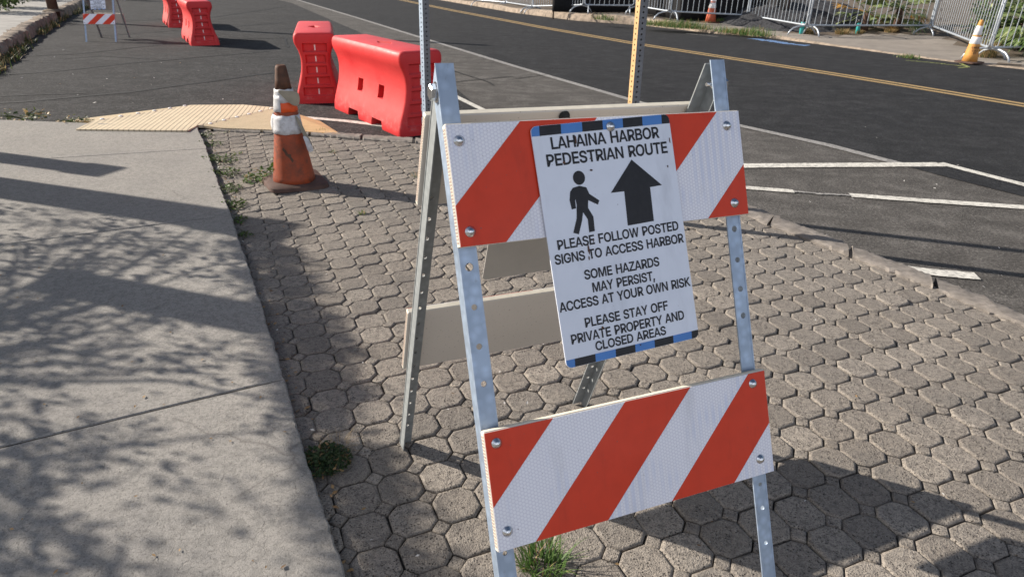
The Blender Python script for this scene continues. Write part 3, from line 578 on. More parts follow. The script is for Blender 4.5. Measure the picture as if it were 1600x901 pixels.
for i in range(-60, 60):
    for j in range(-60, 60):
        c = org+e1*(i*PP)+e2*(j*PP)
        if near_region(c):
            j2 = Vector((random.gauss(0, .0009), random.gauss(0, .0009)))
            paver(m, c+j2+drift(c), octo, .0010+abs(random.gauss(0, .0006)), .0062, .012)
        c2 = c+e1*h+e2*h
        if near_region(c2): paver(m, c2+drift(c2)+e1*.0010, sq, .0009, .0050, .016, -.0012)
pv = m.build('paver_strip', M['paver'], fix=False); tag(pv, kind='structure')
m = MB(); m.face([(x, y, -.0135) for x, y in region]); o = m.build('paver_bed', M['dirt']); tag(o, kind='structure')
bm = bmesh.new(); bm.from_mesh(o.data); bmesh.ops.triangulate(bm, faces=bm.faces); bm.to_mesh(o.data); bm.free()
# kerb stones round the pavers
m = MB()
KN = 420
ki, ko = resample(kin, KN), resample(kout, KN)
cuts = [0]; L = 0
lens = random.Random(3)
nxt = .42
for i in range(1, KN+1):
    L += (ko[i]-ko[i-1]).length
    if L > nxt: cuts.append(i); L = 0; nxt = lens.uniform(.36, .5)
cuts.append(KN)
for a, b in zip(cuts, cuts[1:]):
    if b-a < 2: continue
    z = .015+random.uniform(-.006, .005)
    inn = [ki[i].lerp(ki[i], .0) for i in range(a, b+1)]; out = [ko[i] for i in range(a, b+1)]
    g0 = .012
    inn[0] = inn[0].lerp(inn[1], .8); out[0] = out[0].lerp(out[1], .8); inn[-1] = inn[-1].lerp(inn[-2], .6); out[-1] = out[-1].lerp(out[-2], .6)
    jt = lambda q, am: Vector((q.x+random.gauss(0, am), q.y+random.gauss(0, am), 0))
    inn = [jt(q, .004) for q in inn]; out = [jt(q, .006) for q in out]
    n = len(inn)
    def rowpts(t, zz): return [(*(inn[k].lerp(out[k], t)).xy, zz+random.gauss(0, .0014)) for k in range(n)]
    rows = [rowpts(0, -.03), rowpts(0, z-.008), rowpts(.08, z), rowpts(.3, z+.001), rowpts(.5, z+.001), rowpts(.7, z), rowpts(.9, z-.003), rowpts(1.0, z-.012), rowpts(1.06, -.1)]
    for r0, r1 in zip(rows, rows[1:]):
        for k in range(n-1): m.face([r0[k], r0[k+1], r1[k+1], r1[k]], 0, True)
    for k in (0, n-1): m.face([r[k] for r in rows])
tag(m.build('kerb', M['kerb'], sharp=35), kind='structure')

# far pavement and lot: height from control points ---------------------------
JPX = [(745, 0, .15), (791, 4, .15), (832, 10, .17), (912, 8, .36), (992, 9, .38), (1046, 18, .34), (1169, 24, .29), (1261, 40, .24), (1455, 40, .28), (1546, 75, .17), (1640, 72, .20)]
JN = [G(x, y, z) for x, y, z in JPX]
ctrl = [(q.x, q.y, q.z-.2) for q in JN[3:]] + [(JN[0].x, JN[0].y, .1), (JN[1].x+.5, JN[1].y+1.5, .12), (JN[2].x+.7, JN[2].y+1.2, .14)]
kz = [.06, .08, .12, .12, .06, .03, .0, -.01, -.02, -.03, -.03, -.03, -.03, -.03]
for q, zz in zip(farcurb, kz): ctrl.append((q.x, q.y, zz))
for q, zz in zip(farcurb[::2], kz[::2]): ctrl.append((q.x+2, q.y+6, .35))
def FZ(x, y):
    sw = sz = 0
    for cx, cy, cz in ctrl:
        w_ = 1/((x-cx)**2+(y-cy)**2+.05)**1.6; sw += w_; sz += w_*cz
    return sz/sw
def GF(x, y):
    o = Vector((0, 0, CH)); d = (G(x, y, -50.)-o); d = d/math.hypot(d.x, d.y); t = 6.0
    while t < 60:
        q = o+d*t
        if q.z < FZ(q.x, q.y): break
        t += .1
    t0, t1 = t-.1, t
    for _ in range(12):
        tm = (t0+t1)/2; q = o+d*tm
        if q.z < FZ(q.x, q.y): t1 = tm
        else: t0 = tm
    q = o+d*t1; return Vector((q.x, q.y, FZ(q.x, q.y)))
m = MB()
fc = resample(farc[1:], 150)
def wdir(i): t = (fc[min(i+1, 150)]-fc[max(i-1, 0)]).normalized(); nn = Vector((t.y, -t.x, 0)); return nn if nn.y > 0 or nn.x > 0 else -nn
# rough kerb face + top, then the pavement strip and the lot as one terrain strip
offs = [0, .03, .10]+[.3+.25*k for k in range(22)]+[6.5, 9, 16, 40]
rows = []
nrm = Vector((.62, .78, 0))
for o_ in offs:
    row = []
    for q in fc:
        jx = noise.noise((q.x*5, q.y*5, o_))*.03 if o_ < .2 else 0
        pnt = q+nrm*(o_+jx); row.append(pnt)
    rows.append(row)
def pz(q, o_):
    if o_ == 0: return ZA-.03
    if o_ == .03: return max(ZA, FZ(q.x, q.y)-.03)+noise.noise((q.x*3, q.y*3, 1))*.02
    return FZ(q.x, q.y)+noise.noise((q.x*4, q.y*4, 2))*.008
P3 = [[(q.x, q.y, pz(q, o_)) for q in row] for row, o_ in zip(rows, offs)]
def strip(a, b, nm, mt):
    mb = MB()
    for r in range(a, b):
        for i in range(150): mb.face([P3[r][i], P3[r][i+1], P3[r+1][i+1], P3[r+1][i]], 0, True)
    return tag(mb.build(nm, mt), kind='structure')
strip(0, 2, 'far_kerb', M['kerb_rough'])
# the pavement ends a hand's breadth behind the crowd fence; the lot begins there
fl = [JN[2]+Vector((-9, 4, 0))]+JN[2:]+[JN[-1]+Vector((6, 1, 0))]
def beyond(c):
    best = None
    for a, b in zip(fl, fl[1:]):
        ab = (b-a).xy; t = max(0, min(1, (c-a.xy).dot(ab)/ab.length_squared)); q = a.xy+ab*t; d = (c-q).length
        if best is None or d < best[0]: best = (d, ab.x*(c.y-a.y)-ab.y*(c.x-a.x))
    return best[1] > 0 and best[0] > .12
mw, ml = MB(), MB()
for r in range(2, len(offs)-1):
    for i in range(150):
        q4 = [P3[r][i], P3[r][i+1], P3[r+1][i+1], P3[r+1][i]]; c = Vector((sum(v[0] for v in q4)/4, sum(v[1] for v in q4)/4))
        (ml if beyond(c) else mw).face(q4, 0, True)
tag(mw.build('far_pavement', M['farwalk']), kind='structure'); tag(ml.build('vacant_lot', M['soil']), kind='structure')

# left raised pavement with its kerb
m = MB(); lk = line([(-260, 240), (-120, 160), (0, 100), (30, 76), (62, 52), (95, 32), (130, 14), (160, 0)], ZA)
dl = (lk[-1]-lk[-2]).normalized(); lk = lk+[lk[-1]+dl*40]
lk = resample(lk[:-1], 500)+[lk[-1]]; nl = Vector((-.93, -.36, 0))
rows = []
for k, (o_, z_) in enumerate([(0, ZA-.05), (.02, .10), (.05, .14), (.19, .15)]):
    rows.append([(q+nl*(o_+noise.noise((q.x*3, q.y*3, k))*.05+noise.noise((q.x*9, q.y*9, k))*.03+noise.noise((q.x*25, q.y*25, k))*.012)).to_tuple()[:2]+(z_+noise.noise((q.x*4, q.y*4, 7+k))*.022+noise.noise((q.x*14, q.y*14, 7+k))*.012,) for q in lk])
for r in range(3):
    for i in range(501-0 if 0 else 501): m.face([rows[r][i], rows[r][i+1], rows[r+1][i+1], rows[r+1][i]], 0, True)
tag(m.build('left_kerb', M['kerb_rough'], sharp=50), kind='structure')
m = MB()
for i in range(501):
    a, b = Vector(rows[3][i]), Vector(rows[3][i+1]); m.face([(a.x, a.y, .135), (b.x, b.y, .135), (b.x-14, b.y-4, .14), (a.x-14, a.y-4, .14)])
tag(m.build('left_pavement', M['leftwalk']), kind='structure')
# ------------------------------------------------------------------ the A-frame barricade
BX, BY, BYAW, HH, AF, AR, TAU = .1364, 1.302, .4034, 1.1139, .4138, .352, -.0169
DPAN = .0074
class Plane:
    def __init__(s, side):
        a = AF if side < 0 else AR; s.side = side; s.a = a
        s.S = Vector((0, side*math.sin(a), -math.cos(a))); s.Nn = Vector((0, side*math.cos(a), math.sin(a)))
    def __call__(s, u, t, n=0): return Vector((0, 0, HH)) + Vector((1, 0, 0))*u + s.S*t + s.Nn*n
    def mat(s, u=0, t=0, n=0):
        """local frame: x across, z up the plane, y = inwards"""
        o = s(u, t, n); X = Vector((1, 0, 0)); Z = -s.S; Y = Z.cross(X)
        return Matrix(((X.x, Y.x, Z.x, o.x), (X.y, Y.y, Z.y, o.y), (X.z, Y.z, Z.z, o.z), (0, 0, 0, 1)))
FP, RP = Plane(-1), Plane(1)
def perforated(mb, fn, w0, w1, L0, L1, holes, th, mi=0):
    """flat strip with round holes; fn(a, b, d): a across, b along, d depth"""
    holes = sorted(holes); bs = [L0]
    for b, a, r in holes: bs += [b-r*1.6, b+r*1.6]
    bs.append(L1)
    def quad(a0, a1, b0, b1):
        for d, rv in ((0, False), (th, True)):
            q = [fn(a0, b0, d), fn(a1, b0, d), fn(a1, b1, d), fn(a0, b1, d)]; mb.face(q[::-1] if rv else q, mi)
    for k in range(0, len(bs), 2):
        if bs[k+1] > bs[k]+1e-6: quad(w0, w1, bs[k], bs[k+1])
    for b, a, r in holes:
        b0, b1 = b-r*1.6, b+r*1.6; n = 12
        # 12 rim points against 12 points on the surrounding rectangle
        rim = [(a+r*math.cos(2*math.pi*i/n), b+r*math.sin(2*math.pi*i/n)) for i in range(n)]
        out = []
        for i in range(n):
            cx, cy = math.cos(2*math.pi*i/n), math.sin(2*math.pi*i/n)
            sx = ((w1-a) if cx > 0 else (a-w0))/max(abs(cx), 1e-9); sy = (b1-b)/max(abs(cy), 1e-9); s_ = min(sx, sy)
            out.append((a+cx*s_, b+cy*s_))
        for i in range(n):
            j = (i+1) % n
            ring = [rim[i], out[i]]
            # put the rectangle corner in when the two outer points sit on different sides
            def side(q): return 0 if abs(q[0]-w1) < 1e-7 else 2 if abs(q[0]-w0) < 1e-7 else 1 if abs(q[1]-b1) < 1e-7 else 3
            if side(out[i]) != side(out[j]):
                cxn = w1 if out[i][0]+out[j][0] > 2*a else w0; cyn = b1 if out[i][1]+out[j][1] > 2*b else b0
                ring.append((cxn, cyn))
            ring += [out[j], rim[j]]
            for d, rv in ((0, False), (th, True)):
                q = [fn(x, y, d) for x, y in ring]; mb.face(q[::-1] if rv else q, mi)
            mb.face([fn(*rim[i], 0), fn(*rim[j], 0), fn(*rim[j], th), fn(*rim[i], th)], mi)
    # rims of the strip
    for (a_, q0, q1) in ((w0, L0, L1), (w1, L0, L1)): mb.face([fn(a_, q0, 0), fn(a_, q1, 0), fn(a_, q1, th), fn(a_, q0, th)], mi)
    for b_ in (L0, L1): mb.face([fn(w0, b_, 0), fn(w1, b_, 0), fn(w1, b_, th), fn(w0, b_, th)], mi)
def leg(P_, sgn, holes, parent, t0=.012, inset=0, flange=.034):
    L = (HH+sgn*.29*math.sin(TAU))/(math.cos(P_.a)*math.cos(TAU))
    mb = MB(); uo = sgn*(.3005-inset); ui = sgn*(.2685-inset)
    w0, w1 = min(uo, ui), max(uo, ui)
    perforated(mb, lambda a, b, d: P_(a, b, -d), w0, w1, t0, L, [(b, (w0+w1)/2+sgn*.001, r) for b, r in holes if b < L-.02], .0028)
    # side flange; its top is cut off at a slant
    x0, x1 = uo, uo-sgn*.0028
    poly = [(t0, .0029), (L, .0029), (L, flange), (t0+.03, flange)]
    fl = [(b, d) for b, d in poly]
    mb.prism(fl, lambda b, d, e: P_(lerp(x0, x1, e), b, -d), 0, 1)
    # small rolled bead where the two flanges meet
    mb.box((-.0016, -.0016, 0), (.0016, .0016, L-t0), 0, P_.mat(uo-sgn*.0004, L, -.0009))
    o = mb.build('leg', M['galv'] if P_.side < 0 else M['galv_dark'], parent)
    return o
STR = {}
def panel(P_, s1, s2, parent, bounds=None, first='o', back=False, label=None):
    """a plastic board with striped sheeting; s along the plane, bounds = u+s where the colour changes"""
    th = .016; hw = .305; o_ = P_.mat(0, (s1+s2)/2, DPAN)
    h = (s2-s1)/2
    mb = MB(); mb.box((-hw, -th/2 if 0 else 0, -h), (hw, th, h), 0, None, .0016)
    # the open ends of the board's hollow cells
    n = 34
    for sx in (-1, 1):
        for k in range(n):
            z = lerp(-h+.006, h-.006, (k+.5)/n); x = sx*hw
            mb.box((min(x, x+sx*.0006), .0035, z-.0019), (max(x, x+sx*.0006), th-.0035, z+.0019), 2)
    mb.box((-hw+.002, .002, h-.0004), (hw-.002, th-.002, h+.0009), 1)
    po = mb.build('panel', [M['board'], M['board_edge'], M['cells']], parent)
    # in this frame +y points into the frame, so the sheeting sits at y < 0
    flip = Matrix.Identity(4)
    po.matrix_local = o_ @ Matrix.Translation((0, -th, 0)) if P_.side < 0 else o_ @ Matrix.Rotation(math.pi, 4, 'Z') @ Matrix.Translation((0, -th, 0))
    for f in po.data.polygons:
        if f.material_index == 0 and abs(f.normal.x) > .9: f.material_index = 1
    if bounds:
        def clip(poly, fn):
            out = []
            for i in range(len(poly)):
                a, b = poly[i], poly[(i+1) % len(poly)]; fa, fb = fn(a), fn(b)
                if fa >= 0: out.append(a)
                if (fa >= 0) != (fb >= 0):
                    t = fa/(fa-fb); out.append((lerp(a[0], b[0], t), lerp(a[1], b[1], t)))
            return out
        rect = [(-hw+.0012, s1+.0012), (hw-.0012, s1+.0012), (hw-.0012, s2-.0012), (-hw+.0012, s2-.0012)]
        bs = [-9]+bounds+[9]; c = first
        mo, mw = MB(), MB()
        for b0, b1 in zip(bs, bs[1:]):
            q = clip(clip(rect, lambda p_: p_[0]+p_[1]-b0-.0004), lambda p_: b1-.0004-p_[0]-p_[1])
            if len(q) >= 3:
                (mo if c == 'o' else mw).prism([(u, (s1+s2)/2-s) for u, s in q], lambda x, z, d: Vector((x, d, z)), -.0001, -.0007)
            c = 'w' if c == 'o' else 'o'
        mo.build('orange_stripes', M['sheet_orange'], po); mw.build('white_stripes', M['sheet_white'], po)
    return po
def bolt(P_, u, s, n, parent, r=.0085):
    mb = MB(); mb.lathe([(r*1.15, 0), (r*1.15, .0015), (r, .0022), (r*.8, .0055), (r*.45, .0074), (.0008, .0082)], 16)
    o = mb.build('bolt', M['chrome'], parent); mt = P_.mat(u, s, n)
    o.matrix_local = mt @ Matrix.Rotation(R(90), 4, 'X') if 1 else mt
    return o
def glyph_mesh(txt, x0, x1, base, cap, mb, dz, th=.0003, fn=None, embold=21):
    """letters as filled outlines; every contour is grown by embold/1000 em"""
    from mathutils.geometry import tessellate_polygon
    trk = 14; adv = sum(GLY[c][0]-trk if c != ' ' else 225 for c in txt)
    k = cap/509; kx = (x1-x0)/(adv*k); x = x0
    fn = fn or (lambda x_, z_, d: Vector((x_, d, z_)))
    for c in txt:
        if c == ' ': x += 225*k*kx; continue
        if c in OWN:
            a, g, hs = OWN[c]; ls = [g]+([hs] if hs else [])
            mb.add([fn(x+px*k*kx, base+py*k, dz) for l in ls for px, py in l], tessellate_polygon([[Vector((px, py, 0)) for px, py in l] for l in ls]))
            x += (a-trk)*k*kx; continue
        a, loops = GLY[c]; grown = []
        for lp in loops:
            n = len(lp); out = []
            for i in range(n):
                p_, q, r = Vector(lp[i-1]), Vector(lp[i]), Vector(lp[(i+1) % n])
                d0, d1 = (q-p_).normalized(), (r-q).normalized(); n0, n1 = Vector((-d0.y, d0.x)), Vector((-d1.y, d1.x))
                b = n0+n1; b = b.normalized() if b.length > 1e-6 else n0
                out.append(q+b*min(embold/max(.35, b.dot(n0)), embold*2))
            ar = sum(lp[i-1][0]*lp[i][1]-lp[i][0]*lp[i-1][1] for i in range(n)); grown.append((ar, out))
        solids = [g for ar, g in grown if ar < 0]; holes = [g for ar, g in grown if ar > 0]
        for si, g in enumerate(solids):
            hs = [h_ for h_ in holes if inpoly(h_[0].x, h_[0].y, [(v.x, v.y) for v in g])]
            flat_ = [v for l in [g]+hs for v in l]
            tri = tessellate_polygon([[Vector((v.x, v.y, 0)) for v in l] for l in [g]+hs])
            mb.add([fn(x+v.x*k*kx, base+v.y*k, dz-si*.00003) for v in flat_], tri)
        x += (a-trk)*k*kx
TEXT = [('LAHAINA HARBOR', -.1108, .1160, .1728, .0198), ('PEDESTRIAN ROUTE', -.1240, .1310, .1435, .0200),
        ('PLEASE FOLLOW POSTED', -.1275, .1315, -.0035, .0162), ('SIGNS TO ACCESS HARBOR', -.1365, .1385, -.0285, .0162),
        ('SOME HAZARDS', -.0830, .0780, -.0640, .0162), ('MAY PERSIST,', -.0710, .0640, -.0890, .0162),
        ('ACCESS AT YOUR OWN RISK', -.1410, .1400, -.1130, .0162), ('PLEASE STAY OFF', -.0965, .0835, -.1490, .0162),
        ('PRIVATE PROPERTY AND', -.1285, .1165, -.1735, .0162), ('CLOSED AREAS', -.0820, .0715, -.1945, .0155)]
MAN = [(-0.0793, -0.1001), (-0.066, -.1022), (-0.0533, -0.0981), (-0.0490, -0.086), (-0.0313, -0.0722), (-0.0345, -0.0664), (-0.0531, -0.0771), (-0.0560, -0.0622), (-0.0478, -0.0449), (-0.0490, -0.0199), (-0.0590, -0.0193), (-0.0580, -0.0422), (-0.0665, -0.0580), (-0.0715, -0.0417), (-0.0815, -0.0190), (-0.0905, -0.0225), (-0.0800, -0.046), (-0.0760, -0.0699), (-0.0765, -0.0839), (-0.0795, -0.0781), (-0.0800, -0.0651), (-0.0870, -0.0643), (-0.0885, -0.0804), (-0.0850, -0.0943)]
ARW = [(.0493, -.1380), (-.0039, -.0830), (.0245, -.0825), (.0217, -.0192), (.0788, -.0202), (.0808, -.0835), (.1073, -.0845)]
def rrect(x0, x1, z0, z1, r, n=5):
    out = []
    for cx, cz, a0 in ((x1-r, z1-r, 0), (x0+r, z1-r, 90), (x0+r, z0+r, 180), (x1-r, z0+r, 270)):
        out += [(cx+r*math.cos(R(a0+90*k/n)), cz+r*math.sin(R(a0+90*k/n))) for k in range(n+1)]
    return out
def sign(P_, parent, u=-.002, s=.341, rot=R(2.18), n=.030, face=True, detail=True):
    mb = MB(); w, h = .1440, .2150
    mb.prism(rrect(-w, w, -h, h, .011), lambda x, z, d: Vector((x, d, z)), .0022, 0, 0)
    so_ = mb.build('sign', M['sign_white'] if face else M['sign_back'], parent)
    mt = P_.mat(u, s, n)
    if P_.side > 0: mt = mt @ Matrix.Rotation(math.pi, 4, 'Z')
    so_.matrix_local = mt @ Matrix.Rotation(-rot, 4, 'Y')
    for f in so_.data.polygons:
        pass
    if not face: return so_
    so_.data.materials.append(M['sign_back'])
    for f in so_.data.polygons:
        if f.normal.y > .5: f.material_index = 1
    # striped bands; the corner pieces follow the rounded corners
    blu, blk = MB(), MB()
    rr_ = rrect(-w+.0004, w-.0004, -h+.0004, h-.0004, .0106)
    def clipx(poly, fn):
        out = []
        for i in range(len(poly)):
            a, b = poly[i], poly[(i+1) % len(poly)]; fa, fb = fn(a), fn(b)
            if fa >= 0: out.append(a)
            if (fa >= 0) != (fb >= 0): t = fa/(fa-fb); out.append((lerp(a[0], b[0], t), lerp(a[1], b[1], t)))
        return out
    for top in (True, False):
        band = clipx(rr_, (lambda q: q[1]-.1975) if top else (lambda q: -.2002-q[1]))
        xs = [-w]; x = -w+(.0170 if top else .0165); 
        while x < w: xs.append(x); x += .0424
        xs.append(w)
        for k, (a, b) in enumerate(zip(xs, xs[1:])):
            sl = .18
            q = clipx(clipx(band, lambda p_: p_[0]-a-(p_[1]-(h if top else -h))*sl*.5 if k else 1), lambda p_: b-p_[0]+(p_[1]-(h if top else -h))*sl*.5 if k < len(xs)-2 else 1)
            if len(q) > 2: (blu if k % 2 == 0 else blk).prism(q, lambda x_, z_, d: Vector((x_, d, z_)), -.0001, -.0005)
    blu.build('blue_stripes', M['sign_blue'], so_); blk.build('black_stripes', M['sign_black'], so_)
    mb = MB()
    for t, x0, x1, b, cp in TEXT: glyph_mesh(t, x0, x1, b, cp, mb, -.0006)
    mb.build('lettering', M['sign_black'], so_, fix=False)
    # walking figure and arrow
    mb = MB()
    cu = bpy.data.curves.new('t', 'CURVE'); cu.dimensions = '2D'; cu.fill_mode = 'BOTH'
    sp = cu.splines.new('POLY'); sp.points.add(len(MAN)-1); sp.use_cyclic_u = True
    for q, (x_, y_) in zip(sp.points, MAN): q.co = (x_, -y_, 0, 1)
    sp = cu.splines.new('POLY'); sp.points.add(23); sp.use_cyclic_u = True
    for k, q in enumerate(sp.points): q.co = (-.0643+.0112*math.cos(k*math.pi/12), .1172+.0117*math.sin(k*math.pi/12), 0, 1)
    cu.offset = .0009
    to = bpy.data.objects.new('t', cu); COL.objects.link(to); dg = bpy.context.evaluated_depsgraph_get(); me = to.evaluated_get(dg).to_mesh()
    mb.add([(v.co.x, -.0006, v.co.y) for v in me.vertices], [tuple(p_.vertices) for p_ in me.polygons]); bpy.data.objects.remove(to)
    mb.build('walking_figure', M['sign_black'], so_, fix=False)
    mb = MB(); mb.prism([(x_, -y_) for x_, y_ in ARW], lambda x_, z_, d: Vector((x_, d, z_)), -.0001, -.0006); mb.build('arrow', M['sign_black'], so_)
    if detail:
        # dirt specks and scuffs stuck on the face
        mb = MB(); rng = random.Random(5)
        for (x_, z_, sx, sz) in [(-.0600, .183, .002, .010), (-.066, -.012, .0022, .013), (-.054, .003, .0012, .004), (-.0895, .147, .004, .0035), (-.038, .128, .004, .0022), (-.036, .149, .0022, .0012), (.138, .165, .0012, .006), (.126, .118, .0015, .003), (-.062, -.156, .003, .003), (-.068, -.027, .0014, .005), (.012, -.203, .002, .0015)]:
            pl = [(x_+sx*rng.uniform(.5, 1)*math.cos(k*.9), z_+sz*rng.uniform(.5, 1)*math.sin(k*.9)) for k in range(7)]
            mb.prism(pl, lambda a, b, d: Vector((a, d, b)), -.0005, -.0014)
        mb.build('dirt_specks', M['cone_brown'], so_)
    return so_
def fh(lo, hi, step): return [(b, .0052) for b in [lo+step*k for k in range(int((hi-lo)/step)+1)]]
def barricade(detail=True):
    root = empty('barricade', (0, 0, 0))
    leg(FP, -1, [(.145, .005), (.36, .0075), (.43, .0055), (.499, .0055), (.565, .0055), (.87, .0045), (.95, .0045), (1.05, .0045)], root)
    leg(FP, 1, [(.145, .005), (.352, .0065), (.415, .0058), (.475, .0062), (.53, .0062), (.885, .0045), (.935, .005), (1.01, .0045)], root)
    leg(RP, -1, fh(.30, 1.15, .0535), root, inset=.0034, t0=.02)
    leg(RP, 1, fh(.30, 1.15, .0535), root, inset=.0034, t0=.02)
    B1 = [-.049, .1035, .2375, .371, .5295]; B2 = [.4715, .620, .767, .9075, 1.0565]
    panel(FP, .119, .3259, root, B1, 'w'); panel(FP, .6433, .8551, root, B2, 'o')
    panel(RP, .119, .3259, root, B1, 'w'); panel(RP, .6433, .8551, root, B2, 'o')
    for P_ in (FP, RP):
        for u in (-.284, .2715):
            for s in (.148, .3005, .6655, .8215):
                bolt(P_, u, s, DPAN+.0165, root)
    for sx in (-1, 1):
        mb = MB(); mb.lathe([(.0145, 0), (.0145, .010), (.012, .0115)], 6, smooth=False); mb.lathe([(.018, -.002), (.018, 0)], 18)
        o = mb.build('hinge_bolt', M['chrome'], root); q = FP(sx*.3012, .056, -.018)
        o.matrix_local = Matrix.Translation(q) @ Matrix.Rotation(R(90*sx), 4, 'Y')
        mb = MB(); mb.lathe([(.004, 0), (.004, .03)], 8); mb.lathe([(.009, .008), (.009, .015)], 6, smooth=False)
        o = mb.build('hinge_nut', M['chrome'], root); o.matrix_local = Matrix.Translation(FP(sx*.297, .056, -.018)) @ Matrix.Rotation(R(-90*sx), 4, 'Y')
    for sx, t in ((-1, .39), (-1, .56), (1, .6)):
        pass
    sign(FP, root, detail=detail)
    bolt(FP, .005, .139, .0308, root, .0078)
    if detail:
        b2 = sign(RP, root, u=.02, s=.37, rot=R(-1.0), n=.030, face=False)
        mb = MB(); mb.lathe([(.0115, 0), (.0115, .003), (.008, .004), (.008, .012), (.004, .014)], 14)
        o = mb.build('sign_bolt', M['hole'], root); o.matrix_local = RP.mat(-.022, .130, DPAN-.002) @ Matrix.Rotation(R(90), 4, 'X')
        # inside brace straps on the rear legs
    return root
BR = barricade()
b_ = -TAU; Rm = Matrix.Rotation(BYAW, 3, 'Z') @ Matrix.Rotation(b_, 3, 'Y')
BR.rotation_euler = (0, b_, BYAW)
BR.location = Vector((BX, BY, HH)) - Rm @ Vector((0, 0, HH))
tag(BR, 'large folding barricade in the foreground with striped boards and readable harbor pedestrian route sign', 'barricade', 'A-frame barricades with a route sign')
# the far ones
FB = copy_tree(BR); FB.rotation_euler = (0, 0, R(11)); FB.scale = (.80, .80, .80)
q = (G(133.8, 66, ZA)+G(182.5, 66, ZA))/2; Lf = HH*math.tan(AF)*.80
FB.location = q + Vector((-math.sin(R(11)), math.cos(R(11)), 0))*Lf
tag(FB, 'distant striped barricade standing on asphalt at upper left, its sign cut off')
FC = copy_tree(BR); FC.rotation_euler = (0, 0, R(20)); FC.scale = (.8, .8, .8); FC.location = G(190, 1, ZA)+Vector((-.25, .3, 0))
tag(FC, 'farthest barricade, only its feet visible behind the distant one at the top edge')

# ------------------------------------------------------------------ water-filled barriers
def barrier_mesh():
    Lb, H = 1.45, .68
    prof = [(.222, 0), (.226, .02), (.222, .07), (.207, .13), (.183, .20), (.160, .28), (.147, .36), (.144, .42), (.150, .47), (.163, .515), (.180, .550), (.191, .575), (.196, .600), (.196, .630), (.190, .655), (.176, .672), (.155, .679)]
    prof = [(-a, b) for a, b in prof] + [(a, b) for a, b in reversed(prof)]
    n = len(prof); mb = MB()
    xs = [(0, .030), (.006, .015), (.018, .004), (.035, 0)]; xs = xs+[(Lb*.25, 0), (Lb*.5, 0), (Lb*.75, 0)]+[(Lb-a, b) for a, b in reversed(xs)]
    rows = []
    for x, ins in xs:
        r = []
        for y, z in prof:
            y2 = y-math.copysign(min(ins, abs(y)), y) if z > .0 else y-math.copysign(ins*.6, y)
            z2 = z-ins*.7 if z > .6 else z
            r.append((x, y2, z2))
        rows.append(r)
    vs = [v for r in rows for v in r]
    fs = [(i*n+k, i*n+(k+1) % n, (i+1)*n+(k+1) % n, (i+1)*n+k) for i in range(len(rows)-1) for k in range(n)]
    fs += [tuple(reversed(range(n))), tuple(range((len(rows)-1)*n, len(rows)*n))]
    mb.add(vs, fs)
    body = mb.build('barrier_body', M['red'])
    cut = MB()
    def frustum(pa, pb):
        n_ = len(pa); v = pa+pb; cut.add(v, [tuple(range(n_)), tuple(reversed(range(n_, 2*n_)))]+[(i, n_+i, n_+(i+1) % n_, (i+1) % n_) for i in range(n_)])
    # ladder recess in both ends
    for x0, x1 in ((-.01, .03), (Lb+.01, Lb-.03)):
        for k in range(5):
            z0 = .075+k*.105; z1 = z0+.085
            def hw_(z): return max(.085, {0: .15, 1: .115, 2: .095, 3: .095, 4: .12}[k]) if 1 else 0
            w0 = {0: .150, 1: .122, 2: .100, 3: .098, 4: .118}[k]; 
            frustum([(x0, -w0-.004, z0-.003), (x0, w0+.004, z0-.003), (x0, w0+.004, z1+.003), (x0, -w0-.004, z1+.003)], [(x1, -w0+.012, z0+.012), (x1, w0-.012, z0+.012), (x1, w0-.012, z1-.012), (x1, -w0+.012, z1-.012)])
    for f in (.325, .625):
        x = Lb*f; a = .056
        frustum([(x-a, -.3, .30-a), (x+a, -.3, .30-a), (x+a, -.3, .30+a), (x-a, -.3, .30+a)], [(x-a, .3, .30-a), (x+a, .3, .30-a), (x+a, .3, .30+a), (x-a, .3, .30+a)])
    for x0, x1 in ((Lb*.235, Lb*.40), (Lb*.58, Lb*.755)):
        frustum([(x0, -.3, -.02), (x1, -.3, -.02), (x1-.02, -.3, .075), (x0+.02, -.3, .075)], [(x0, .3, -.02), (x1, .3, -.02), (x1-.02, .3, .075), (x0+.02, .3, .075)])
    x = Lb*.47
    frustum([(x-.16, 0, .70), (x, -.075, .70), (x+.16, 0, .70), (x, .075, .70)], [(x-.11, 0, .640), (x, -.055, .640), (x+.11, 0, .640), (x, .055, .640)])
    co_ = cut.build('cut', M['red'])
    md = body.modifiers.new('b', 'BOOLEAN'); md.operation = 'DIFFERENCE'; md.object = co_; md.solver = 'EXACT'; md.use_self = True
    dg = bpy.context.evaluated_depsgraph_get(); me = bpy.data.meshes.new_from_object(body.evaluated_get(dg))
    bpy.data.objects.remove(co_); bpy.data.objects.remove(body)
    me.polygons.foreach_set('use_smooth', [True]*len(me.polygons)); me.set_sharp_from_angle(angle=R(32))
    return me, Lb
BM, BL = barrier_mesh()
